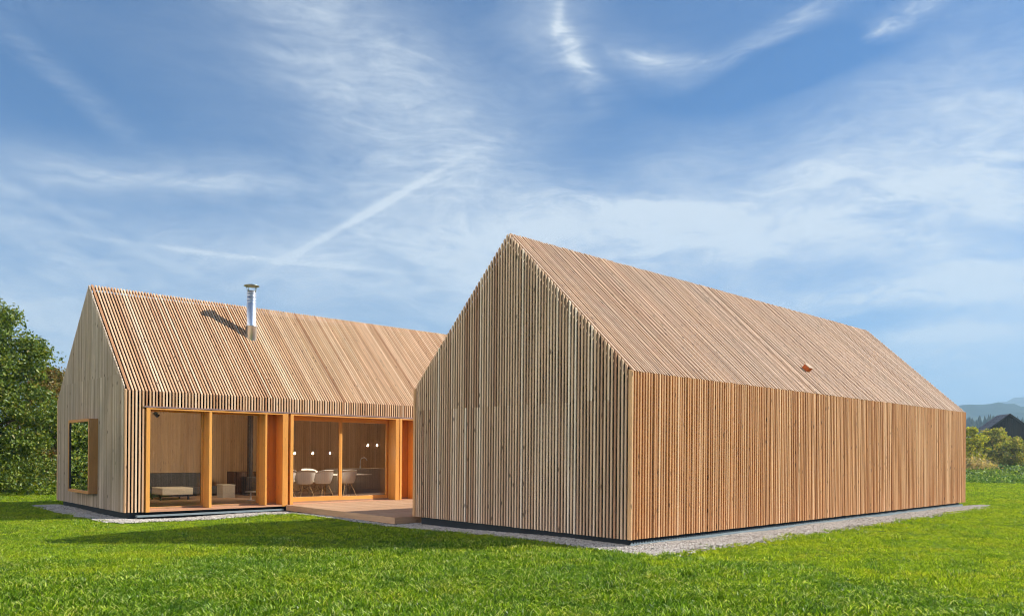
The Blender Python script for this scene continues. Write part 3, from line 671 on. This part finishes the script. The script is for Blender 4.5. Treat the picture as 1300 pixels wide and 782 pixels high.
# ------------------------------------------------------------------ foliage
def leaves_mesh(name, pts, size, mat, parent=None, kind=None, up=0.3, asp=.55):
    """one folded leaf at every point"""
    n = len(pts); rs = RS
    nrm = rs.normal(size=(n, 3)); nrm[:, 2] += up * 2; nrm /= np.linalg.norm(nrm, axis=1)[:, None]
    t = np.cross(nrm, rs.normal(size=(n, 3))); t /= np.linalg.norm(t, axis=1)[:, None]; b = np.cross(nrm, t)
    s = size * rs.uniform(.6, 1.35, n)[:, None]; w = s * asp
    v = np.stack([pts - t * s * .5, pts + b * w * .5 + nrm * s * .12, pts + t * s * .5, pts - b * w * .5 + nrm * s * .12], 1).reshape(-1, 3)
    f = np.arange(4 * n).reshape(n, 4)
    f = np.concatenate([f[:, [0, 1, 2]], f[:, [0, 2, 3]]])
    me = bpy.data.meshes.new(name); me.vertices.add(4 * n); me.vertices.foreach_set('co', v.ravel()); k = len(f)
    me.loops.add(3 * k); me.loops.foreach_set('vertex_index', f.ravel().astype(np.int32)); me.polygons.add(k)
    me.polygons.foreach_set('loop_start', np.arange(0, 3 * k, 3, dtype=np.int32)); me.update(calc_edges=True); me.materials.append(M[mat])
    o = bpy.data.objects.new(name, me); col.objects.link(o)
    if parent: o.parent = parent; o.matrix_parent_inverse = parent_inv(parent)
    if kind: o['kind'] = kind
    return o
def crown_pts(c, prof, n, clumps, cr, squash=.8, seed=1):
    """leaf positions: clumps spread through a crown whose radius at relative height is prof(h)"""
    rs = np.random.RandomState(seed); P = []
    zs, ze = c[2], c[3]; H = ze - zs
    cents = []
    while len(cents) < clumps:
        h = rs.rand(); R = prof(h); a = rs.rand() * 2 * PI; rr = R * (rs.rand() ** .38)
        if rs.rand() > .35 + .65 * R / 3: continue
        bump = 1 + .16 * math.sin(3 * a + seed) + .10 * math.sin(7 * a + 5 * h + seed)
        cents.append((c[0] + rr * bump * math.cos(a), c[1] + rr * bump * math.sin(a), zs + h * H))
    cents = np.array(cents); per = n // clumps
    rad = cr * rs.uniform(.5, 1.25, clumps)
    for ct, r_ in zip(cents, rad):
        d = rs.normal(size=(per, 3)); d /= np.linalg.norm(d, axis=1)[:, None]; d *= (rs.rand(per, 1) ** .5) * r_; d[:, 2] *= squash; P.append(ct + d)
    return np.concatenate(P), cents
def tree(name, label, cat, x, y, zs, ze, prof, n, clumps, cr, leaf, mat, trunk_r, seed, group=None, parts=('trunk', 'crown')):
    g0 = float(terr(x, y)); t = thing(name, label, cat, (x, y, g0), group); rs = random.Random(seed)
    pts, cents = crown_pts((x, y, g0 + zs, g0 + ze), prof, n, clumps, cr, seed=seed)
    pts[:, 2] = np.maximum(pts[:, 2], g0 + .03)
    q = MB(); H = ze
    tp = [(x, y, g0 - .1), (x + rs.uniform(-.05, .05) * H, y, g0 + H * .3), (x + rs.uniform(-.05, .05) * H, y + rs.uniform(-.04, .04) * H, g0 + H * .6), (x, y, g0 + H * .88)]
    q.tube(tp, [trunk_r, trunk_r * .8, trunk_r * .5, trunk_r * .12], 9)
    for ct in cents[:: max(1, len(cents) // 28)]:
        h = min(max((ct[2] - g0) * .6, H * .08), H * .7); k = h / H
        q.tube([(x, y, g0 + h * .8), ((x + ct[0]) / 2, (y + ct[1]) / 2, (g0 + h + ct[2]) / 2 + .05 * H), tuple(ct)], [trunk_r * .4 * (1 - k * .6), trunk_r * .22, trunk_r * .05], 6, False)
    q.build(parts[0], 'bark', t); leaves_mesh(parts[1], pts, leaf, mat, t); return t
# big dense tree by the left edge
tree('broadleaf_tree', 'big dense dark green tree at the left edge of the photo', 'tree', -5.0, 23.6, .1, 6.6,
     lambda h: 2.75 * (1 - h ** 2.3) ** .6 * (.80 + .35 * h if h < .5 else .975), 90000, 430, .50, .115, 'leaf_dark', .16, 21, 'trees along the left side')
tree('broadleaf_tree', 'smaller reddish tree behind, beside the left house corner', 'tree', -1.0, 31.5, .1, 5.0,
     lambda h: 1.75 * (1 - h ** 3) ** .6, 22000, 150, .42, .13, 'leaf_red', .10, 22, 'trees along the left side')
for k, (x, y, h_, r_) in enumerate([(-9.4, 26.5, 7.2, 2.9), (-13.4, 24.0, 6.6, 2.7), (-7.2, 30.5, 5.4, 2.4)]):
    tree('broadleaf_tree', ['tall sunlit tree mirrored in the gable window', 'outer tree of the row mirrored in the gable window', 'rear tree of the row mirrored in the gable window'][k], 'tree', x, y, .1, h_,
         lambda h, r_=r_: r_ * (1 - h ** 2.3) ** .6, 26000, 190, .55, .15, 'leaf_lime' if k != 1 else 'leaf_mix', .15, 30 + k, 'trees along the left side')

# background at the right: shrubs, cover, path, barn
def at(px, d, z=0):    # bearing by image column, distance along the view axis
    p = CAM + (FW + RT * ((px - 650) / FPX)) * d; return p.x, p.y
for (px, d, h_, r_, n, mat, lb) in [
        (1232, 88, 5.0, 2.1, 9000, 'leaf_lime', 'bright yellow green shrub touching the far house corner'),
        (1262, 92, 5.0, 2.9, 16000, 'leaf_mix', 'olive green shrub with pinkish leaves in front of the barn roof'),
        (1286, 84, 3.6, 2.5, 13000, 'leaf_mix', 'lower olive shrub in front of the barn gable'),
        (1312, 86, 3.2, 2.4, 9000, 'leaf_lime', 'shrub cut by the right edge of the photo'),
        (1245, 98, 3.4, 2.4, 9000, 'leaf_dark', 'dark green shrub behind the yellow green one')]:
    d += 7; x, y = at(px, d)
    tree('garden_shrub', lb, 'shrub', x, y, .1, h_, lambda h, r_=r_: r_ * (1 - h ** 2.2) ** .55, n, 110, r_ * .24, .26, mat, .05, int(px), 'shrubs in front of the barn', ('stems', 'crown'))
def band(name, px0, px1, d0, d1, n, hmax, leaf, mat, lab, cat, clump=.8, up=.5):
    rs = np.random.RandomState(int(px0 + d0)); nc = int(n / 90); P = []
    for _ in range(nc):
        px = rs.uniform(px0, px1); d = rs.uniform(d0, d1) + 2.2 * math.sin(px / 9.0 + d0) + 1.2 * math.sin(px / 3.7); x, y = at(px, d); hh = hmax * rs.uniform(.35, 1.0)
        d_ = rs.normal(size=(90, 3)) * np.array([clump, clump, hh * .32]); q = np.array([x, y, float(terr(x, y)) + hh * .35]) + d_
        q[:, 2] = np.maximum(q[:, 2], float(terr(x, y)) + .02); P.append(q)
    o = leaves_mesh(name, np.concatenate(P), leaf, mat, kind='stuff', up=up); tag(o, lab, cat); return o
band('ground_cover', 1185, 1420, 47, 54, 26000, .38, .16, 'leaf_cover', 'leafy light green ground cover beyond the lawn', 'ground cover', .5)
band('low_bushes', 1185, 1420, 56, 70, 30000, .62, .20, 'leaf_hedge', 'low rounded dark green bushes behind the ground cover', 'bushes', .7)
band('dry_grass', 1200, 1262, 87, 93, 9000, 1.5, .28, 'straw', 'pale dry grasses standing before the shrubs', 'grass', .5, 0)
band('far_cover', 1262, 1420, 88, 93, 12000, 1.0, .28, 'leaf_cover', 'taller green plants below the shrubs', 'ground cover', .7)
# grey path
q = MB(); rows = []
for k in range(9):
    px = 1150 + k * 45
    a = at(px, 77); b = at(px, 86); rows.append((a, b))
for (a, b), (c, d) in zip(rows[:-1], rows[1:]):
    q.poly([(a[0], a[1], float(terr(*a)) + .02), (c[0], c[1], float(terr(*c)) + .02), (d[0], d[1], float(terr(*d)) + .02), (b[0], b[1], float(terr(*b)) + .02)])
q.build('path', plain('path_grit', (.24, .225, .20), .9, scale=2))['kind'] = 'structure'

# barn
bxw = thing('old_barn', 'old dark boarded barn with tiled gable roof at the right edge', 'barn', (132, 24, 0))
A1 = Vector((*at(1282, 120), 0)); R2 = Vector((*at(1265.5, 125), 0))
rd = (R2 - A1).normalized(); gd = Vector((rd.y, -rd.x, 0))      # ridge direction, gable direction to the right
zr, ze, hw = 8.15, 2.6, 7.2; Lr = (R2 - A1).length
e1 = A1 + gd * hw; e2 = A1 - gd * hw
V3 = lambda p, z: (p.x, p.y, z)
q = MB()
nb = 48
for i in range(nb):
    a = -hw + .25 + (2 * hw - .5) * i / nb; b = -hw + .25 + (2 * hw - .5) * (i + 1) / nb - .03
    top = lambda s_: ze + (zr - ze) * (1 - abs(s_) / hw) - .15
    p, p2 = A1 + gd * a + rd * .5, A1 + gd * b + rd * .5
    q.prism([V3(p, -.3), V3(p2, -.3), V3(p2, top(b)), V3(p, top(a))], rd * .05)
for s_ in (-1, 1):
    p = A1 + gd * (s_ * (hw - .3)) + rd * .5; q.prism([V3(p, -.3), V3(p + rd * (Lr - 1), -.3), V3(p + rd * (Lr - 1), ze), V3(p, ze)], gd * .06)
p = A1 + rd * (Lr - .5)
q.prism([V3(p - gd * (hw - .3), -.3), V3(p + gd * (hw - .3), -.3), V3(p + gd * (hw - .3), ze - .1), V3(p, zr - .2), V3(p - gd * (hw - .3), ze - .1)], rd * .06)
q.build('wall', 'old_board', bxw)
for s_ in (-1, 1):
    q = MB(); e = A1 + gd * (hw * s_); q.prism([V3(A1, zr), V3(A1 + rd * Lr, zr), V3(e + rd * Lr, ze), V3(e, ze)], (0, 0, -.14), rd); q.build('roof', 'tiles', bxw)
q = MB(); nx_ = A1 - rd * .06
for s_ in (-1, 1):
    e = nx_ + gd * (hw * s_); q.prism([V3(nx_, zr + .05), V3(e, ze + .05), V3(e, ze - .25), V3(nx_, zr - .25)], rd * .055)
q.build('verge_board', 'old_board', bxw)

# far wood: one mass of conifers on the first rise
def wood_mass():
    rs = np.random.RandomState(5); vs_, fs = [], []; nseg = 7
    for _ in range(1500):
        px = rs.uniform(1120, 1500); d = rs.uniform(520, 690); x, y = at(px, d); g0 = float(terr(x, y)) - 1; h = rs.uniform(9, 19); r = h * rs.uniform(.17, .26)
        for lv in range(4):
            zb_ = g0 + h * (.08 + .21 * lv); zt_ = min(g0 + h, zb_ + h * .42); rr = r * (1 - lv * .22); i = len(vs_)
            for k in range(nseg):
                a = 2 * PI * k / nseg + lv; q_ = rr * rs.uniform(.7, 1.15); vs_.append((x + q_ * math.cos(a), y + q_ * math.sin(a), zb_ + rs.uniform(-.4, .4)))
            vs_.append((x, y, zt_))
            for k in range(nseg): fs.append((i + k, i + (k + 1) % nseg, i + nseg))
    me = bpy.data.meshes.new('far_wood'); me.from_pydata(vs_, [], fs); me.materials.append(M['conifer']); o = bpy.data.objects.new('far_wood', me); col.objects.link(o)
    tag(o, 'distant dark conifer wood in blue haze behind the barn', 'wood', kind='stuff')
wood_mass()

# ------------------------------------------------------------------ scattered stuff (grass, gravel)
def scatter(name, pts, rot, scl, idx, protos, mat):
    me = bpy.data.meshes.new(name); n = len(pts); me.vertices.add(n); me.vertices.foreach_set('co', np.asarray(pts, np.float32).ravel())
    for nm, typ, arr in (('rot', 'FLOAT_VECTOR', rot), ('scl', 'FLOAT_VECTOR', scl)):
        at_ = me.attributes.new(nm, typ, 'POINT'); at_.data.foreach_set('vector', np.asarray(arr, np.float32).ravel())
    at_ = me.attributes.new('idx', 'INT', 'POINT'); at_.data.foreach_set('value', np.asarray(idx, np.int32)); me.update()
    o = bpy.data.objects.new(name, me); col.objects.link(o); me.materials.append(mat)
    ng = bpy.data.node_groups.new(name, 'GeometryNodeTree'); ng.interface.new_socket('Geometry', in_out='INPUT', socket_type='NodeSocketGeometry'); ng.interface.new_socket('Geometry', in_out='OUTPUT', socket_type='NodeSocketGeometry')
    N = ng.nodes; Lk = ng.links.new; gi = N.new('NodeGroupInput'); go = N.new('NodeGroupOutput'); ip = N.new('GeometryNodeInstanceOnPoints'); gg = N.new('GeometryNodeGeometryToInstance')
    for p in reversed(protos):
        oi = N.new('GeometryNodeObjectInfo'); oi.inputs['Object'].default_value = p; Lk(oi.outputs['Geometry'], gg.inputs[0])
    m2p = N.new('GeometryNodeMeshToPoints'); Lk(gi.outputs[0], m2p.inputs[0])
    Lk(m2p.outputs[0], ip.inputs['Points']); Lk(gg.outputs[0], ip.inputs['Instance']); ip.inputs['Pick Instance'].default_value = True
    def attr(nm, typ):
        a = N.new('GeometryNodeInputNamedAttribute'); a.data_type = typ; a.inputs[0].default_value = nm; return a.outputs[0]
    Lk(attr('idx', 'INT'), ip.inputs['Instance Index']); Lk(attr('scl', 'FLOAT_VECTOR'), ip.inputs['Scale'])
    e2r = N.new('FunctionNodeEulerToRotation'); Lk(attr('rot', 'FLOAT_VECTOR'), e2r.inputs[0]); Lk(e2r.outputs[0], ip.inputs['Rotation'])
    Lk(ip.outputs[0], go.inputs[0]); md = o.modifiers.new('scatter', 'NODES'); md.node_group = ng
    return o
def grass_mat(name, c0, c1, c2, cy):
    m_, N, B, O = newmat(name); N.n.remove(B)
    p = N.node('ShaderNodeNewGeometry'); r1 = p.outputs['Random Per Island']; ri = N.node('ShaderNodeObjectInfo').outputs['Random']
    c = N.ramp(r1, [(0, tuple(.45 * k_ for k_ in c0)), (.3, c0), (.55, c1), (.82, c2), (.94, cy), (1, (.42, .38, .2))])
    pos = p.outputs['Position']; n = N.noise(pos, .45, 4, .6); n2 = N.noise(pos, 2.3, 4, .6)
    c = N.mix(N.ramp(n, [(.40, 0), (.62, .75)]), c, N.mix(1.0, c, (1.35, 1.15, .7, 1), 'MULTIPLY'))
    c = N.mix(N.ramp(n2, [(.35, .55), (.6, 0)]), c, N.mix(1.0, c, (.62, .72, .8, 1), 'MULTIPLY'))
    n5 = N.noise(pos, 1.1, 5, .65, .4)
    c = N.mix(N.ramp(n5, [(.52, 0), (.68, .6)]), c, N.mix(1.0, c, (1.25, .92, 1.3, 1), 'MULTIPLY'))
    c = N.mix(N.ramp(n5, [(.34, .8), (.47, 0)]), c, N.mix(1.0, c, (.55, .70, .8, 1), 'MULTIPLY'))
    c = N.mix(N.ramp(ri, [(0, .75), (.35, 0)]), c, N.mix(1.0, c, (.50, .60, .7, 1), 'MULTIPLY'))
    c = N.mix(N.math('MULTIPLY', ri, .35), c, N.mix(1.0, c, (1.3, 1.2, .8, 1), 'MULTIPLY'))
    df = N.node('ShaderNodeBsdfDiffuse'); N.put(df.inputs[0], c); tl = N.node('ShaderNodeBsdfTranslucent'); N.put(tl.inputs[0], N.mix(1.0, c, (1.4, 1.3, .5, 1), 'MULTIPLY'))
    gl = N.node('ShaderNodeBsdfGlossy'); gl.inputs['Roughness'].default_value = .35
    a = N.node('ShaderNodeMixShader'); a.inputs[0].default_value = .45; N.l.new(df.outputs[0], a.inputs[1]); N.l.new(tl.outputs[0], a.inputs[2])
    b = N.node('ShaderNodeMixShader'); b.inputs[0].default_value = .02; N.l.new(a.outputs[0], b.inputs[1]); N.l.new(gl.outputs[0], b.inputs[2]); N.l.new(b.outputs[0], O.inputs[0])
    return m_
G1 = grass_mat('mown_grass', (.185, .315, .010), (.31, .475, .015), (.42, .57, .030), (.58, .64, .17))
G2 = grass_mat('coarse_grass', (.10, .215, .012), (.225, .395, .018), (.38, .58, .045), (.65, .76, .34))
def tuft(name, nbl, rad, h, w, lean, mat, seed):
    rs = random.Random(seed); v, f = [], []
    for _ in range(nbl):
        a = rs.uniform(0, 2 * PI); r = rad * math.sqrt(rs.random()); bx, by = r * math.cos(a), r * math.sin(a)
        hh = h * rs.uniform(.5, 1.25); d = rs.uniform(0, 2 * PI); ln = lean * rs.uniform(.2, 1.3) * hh; fa = rs.uniform(0, 2 * PI); ww = w * rs.uniform(.6, 1.3)
        dx, dy = math.cos(d), math.sin(d); px_, py_ = math.cos(fa) * ww / 2, math.sin(fa) * ww / 2; i = len(v)
        for (t, wd) in ((0, .8), (.45, 1.0), (.8, .7)):
            cx_, cy_, cz_ = bx + dx * ln * t ** 1.8, by + dy * ln * t ** 1.8, hh * (t - .18 * t ** 3 * lean)
            v += [(cx_ - px_ * wd, cy_ - py_ * wd, cz_), (cx_ + px_ * wd, cy_ + py_ * wd, cz_)]
        v.append((bx + dx * ln, by + dy * ln, hh * (1 - .22 * lean)))
        f += [(i, i + 1, i + 3, i + 2), (i + 2, i + 3, i + 5, i + 4), (i + 4, i + 5, i + 6)]
    me = bpy.data.meshes.new(name); me.from_pydata(v, [], f); me.materials.append(mat); return bpy.data.objects.new(name, me)
mown = [tuft('mown_tuft', 34, .105, .034, .0075, .9, G1, k) for k in range(4)]
coarse = [tuft('coarse_tuft', 28, .085, .056, .0105, 1.05, G2, 10 + k) for k in range(4)]
rs = np.random.RandomState(77)
def rects_excl(x, y, m=0.0):
    """inside houses, deck or gravel"""
    e = rs.uniform(-.06, .06, len(x)) + m - .06 * np.sin(x * 2.6 + np.sin(y * 3)) - .05 * np.sin(x * 6.1 + y * 4.7) - .03
    a = (x > -.52 - e) & (x < 16.1) & (y > -.82 - e + .2 * np.clip((x - 4) / 12, 0, 1)) & (y < 5.95)
    a |= (x > 16) & (x < 16.9 - (-y) * .0) & (y > -.55) & (y < .1)
    a |= (x > -4.80 - e) & (x < 11) & (y > 10.0 - e - .45 * np.clip((-x) / 4, 0, 1)) & (y < 17.2 + e)
    a |= (x > -.60 - e) & (x < 9) & (y > 5.6) & (y < 11)
    return a
def lawn_points(dens, d0, d1, sp=1.0):
    out = []
    edges = np.linspace(d0, d1, int(max(2, (d1 - d0) / 1.0)) + 1)
    for a, b in zip(edges[:-1], edges[1:]):
        dm = (a + b) / 2; area = (b - a) * dm * 2 * sp; n = int(area * dens(dm))
        d = rs.uniform(a, b, n); u = rs.uniform(-sp, sp, n) * dm
        x = CAM.x + FW.x * d + RT.x * u; y = CAM.y + FW.y * d + RT.y * u
        k = ~rects_excl(x, y); out.append(np.stack([x[k], y[k], d[k], u[k]], 1))
    return np.concatenate(out)
L_ = lawn_points(lambda d: 150 if d < 12 else (110 if d < 18 else max(12, 110 * (18 / d) ** 2.0)), 5.0, 50)
pxl = 650 + FPX * L_[:, 3] / L_[:, 2]
nz = .9 * np.sin(L_[:, 0] * 1.9 + 2 * np.sin(L_[:, 1] * .8)) + .6 * np.sin(L_[:, 1] * 3.1 + L_[:, 0]) + rs.normal(size=len(L_)) * .7
bound = 7.6 + 5.3 * np.exp(-((pxl - 560) / 420) ** 2)
coarse_m = (L_[:, 2] + nz < bound) | (rs.rand(len(L_)) < .03)
z = terr(L_[:, 0], L_[:, 1])
bare = (np.sin(L_[:, 0] * 2.7 + 1) * np.sin(L_[:, 1] * 2.2 + 2) + .4 * np.sin(L_[:, 0] * 7) * np.sin(L_[:, 1] * 6) > 1.12)
keep = ~(bare & (rs.rand(len(L_)) < .7))
for nm, mk, protos, mt, smin, smax, lab in (('lawn_grass', ~coarse_m & keep, mown, G1, .75, 1.3, 'short mown yellow green lawn grass'), ('coarse_grass', coarse_m & keep, coarse, G2, .7, 1.35, 'longer coarse dark green grass in the foreground')):
    Pq = L_[mk]; n = len(Pq); far = np.clip(Pq[:, 2] / 18, 1, 2.6)
    hs = rs.uniform(smin, smax, n) * (1 + .22 * np.sin(Pq[:, 0] * 1.3) * np.sin(Pq[:, 1] * 1.1) + .28 * np.sin(Pq[:, 0] * 4.1 + 1.7 * np.sin(Pq[:, 1] * 2.3)) * np.sin(Pq[:, 1] * 3.7 + Pq[:, 0]))
    scl = np.stack([far * rs.uniform(.85, 1.2, n), far * rs.uniform(.85, 1.2, n), hs * np.clip(far, 1, 1.35)], 1)
    rot = np.stack([rs.normal(size=n) * .12, rs.normal(size=n) * .12, rs.uniform(0, 2 * PI, n)], 1)
    o = scatter(nm, np.stack([Pq[:, 0], Pq[:, 1], z[mk] - .004], 1), rot, scl, rs.randint(0, 4, n), protos, mt); tag(o, lab, 'grass', kind='stuff')
print('grass tufts', len(L_))
# gravel
def stone_mat():
    m_, N, B, O = newmat('pale_gravel'); ri = N.node('ShaderNodeObjectInfo').outputs['Random']
    c = N.ramp(ri, [(0, (.15, .13, .11)), (.25, (.44, .40, .35)), (.7, (.62, .57, .51)), (.88, (.34, .28, .21)), (1, (.80, .76, .70))]); N.put(B.inputs['Base Color'], c); B.inputs['Roughness'].default_value = .8; return m_
GS = stone_mat(); stones = []
import bmesh
for k in range(4):
    bm = bmesh.new(); bmesh.ops.create_icosphere(bm, subdivisions=1, radius=1); rr_ = random.Random(k)
    for v_ in bm.verts: v_.co = Vector((v_.co.x * 1.15, v_.co.y * .85, v_.co.z * .62)) * rr_.uniform(.75, 1.2)
    me = bpy.data.meshes.new('stone'); bm.to_mesh(me); bm.free(); me.materials.append(GS); stones.append(bpy.data.objects.new('stone', me))
strips = [(-.50, .12, -.80, 5.95), (.12, 16.0, -.80, .12), (16.0, 17.0, -.50, .10), (-4.78, -4.13, 10.3, 16.9), (-4.6, -.35, 9.85, 10.93), (-.58, -.36, 5.9, 10.0), (-.5, 1.0, 5.7, 5.98)]
G = []
for (a, b, c, d) in strips:
    n = int((b - a) * (d - c) * 1500); x = rs.uniform(a, b, n); y = rs.uniform(c, d, n)
    if (a, c) == (.12, -.80): k = y > -.80 + .25 * np.clip((x - 3) / 12, 0, 1) + .06 * np.sin(x * 2.1); x, y = x[k], y[k]
    if (a, c) == (16.0, -.50): k = (y < .1 - (x - 16) * .28) & (y > -.5 + (x - 16) * .12); x, y = x[k], y[k]
    if c == 9.85: k = y > 10.28 - .30 * np.clip((-x - .3) / 4, 0, 1) + .07 * np.sin(x * 3.3) + rs.normal(size=len(x)) * .05; x, y = x[k], y[k]
    if a == -.58: k = y > 5.5; x, y = x[k], y[k]
    G.append(np.stack([x, y], 1))
spx = np.concatenate([rs.uniform(-.5, 16, 900), rs.uniform(-4.6, -.4, 300), rs.uniform(-.62, -.45, 200)])
spy = np.concatenate([-.80 - np.abs(rs.normal(size=900)) * .12 + .2 * np.clip((spx[:900] - 3) / 12, 0, 1), 10.1 - np.abs(rs.normal(size=300)) * .12, rs.uniform(-.5, 5.5, 200)])
G.append(np.stack([spx, spy], 1))
G = np.concatenate(G); n = len(G)
edge = rs.normal(size=(n, 2)) * .015; G += edge
s_ = rs.uniform(.011, .026, n)[:, None] * rs.uniform(.8, 1.2, (n, 3))
o = scatter('gravel', np.concatenate([G, (terr(G[:, 0], G[:, 1]) + .018)[:, None]], 1), np.stack([rs.uniform(-.5, .5, n), rs.uniform(-.5, .5, n), rs.uniform(0, 6.28, n)], 1), s_, rs.randint(0, 4, n), stones, GS)
tag(o, 'pale crushed gravel strip around both houses', 'gravel', kind='stuff'); print('stones', n)
q = MB()
for i_, (a, b, c, d) in enumerate(strips):
    if (a, c) == (16.0, -.50): continue
    if c == 9.85: c = 10.15
    nx_, ny_ = max(1, int((b - a) / .4)), max(1, int((d - c) / .4))
    for i in range(nx_):
        for j in range(ny_):
            xs = [a + (b - a) * i / nx_, a + (b - a) * (i + 1) / nx_]; ys = [c + (d - c) * j / ny_, c + (d - c) * (j + 1) / ny_]
            q.poly([(x_, y_, float(terr(x_, y_)) + .009 + i_ * .0007) for x_, y_ in ((xs[0], ys[0]), (xs[1], ys[0]), (xs[1], ys[1]), (xs[0], ys[1]))])
q.build('gravel_bed', plain('gravel_bed', (.27, .255, .24), .9, scale=60, var=.4))['kind'] = 'structure'

# ------------------------------------------------------------------ air
def haze():
    m_ = bpy.data.materials.new('air'); m_.use_nodes = True; N = NT(m_.node_tree); N.n.clear(); O = N.node('ShaderNodeOutputMaterial')
    v = N.node('ShaderNodeVolumePrincipled'); v.inputs['Color'].default_value = (.46, .73, 1.0, 1); v.inputs['Density'].default_value = .00046; v.inputs['Anisotropy'].default_value = .1
    N.l.new(v.outputs[0], O.inputs['Volume'])
    q = MB(); q.box(-4700, 4700, -4700, 4700, -3, 330); o = q.build('haze', m_); tag(o, 'thin blue summer haze over the distance', 'haze', kind='stuff')
haze()
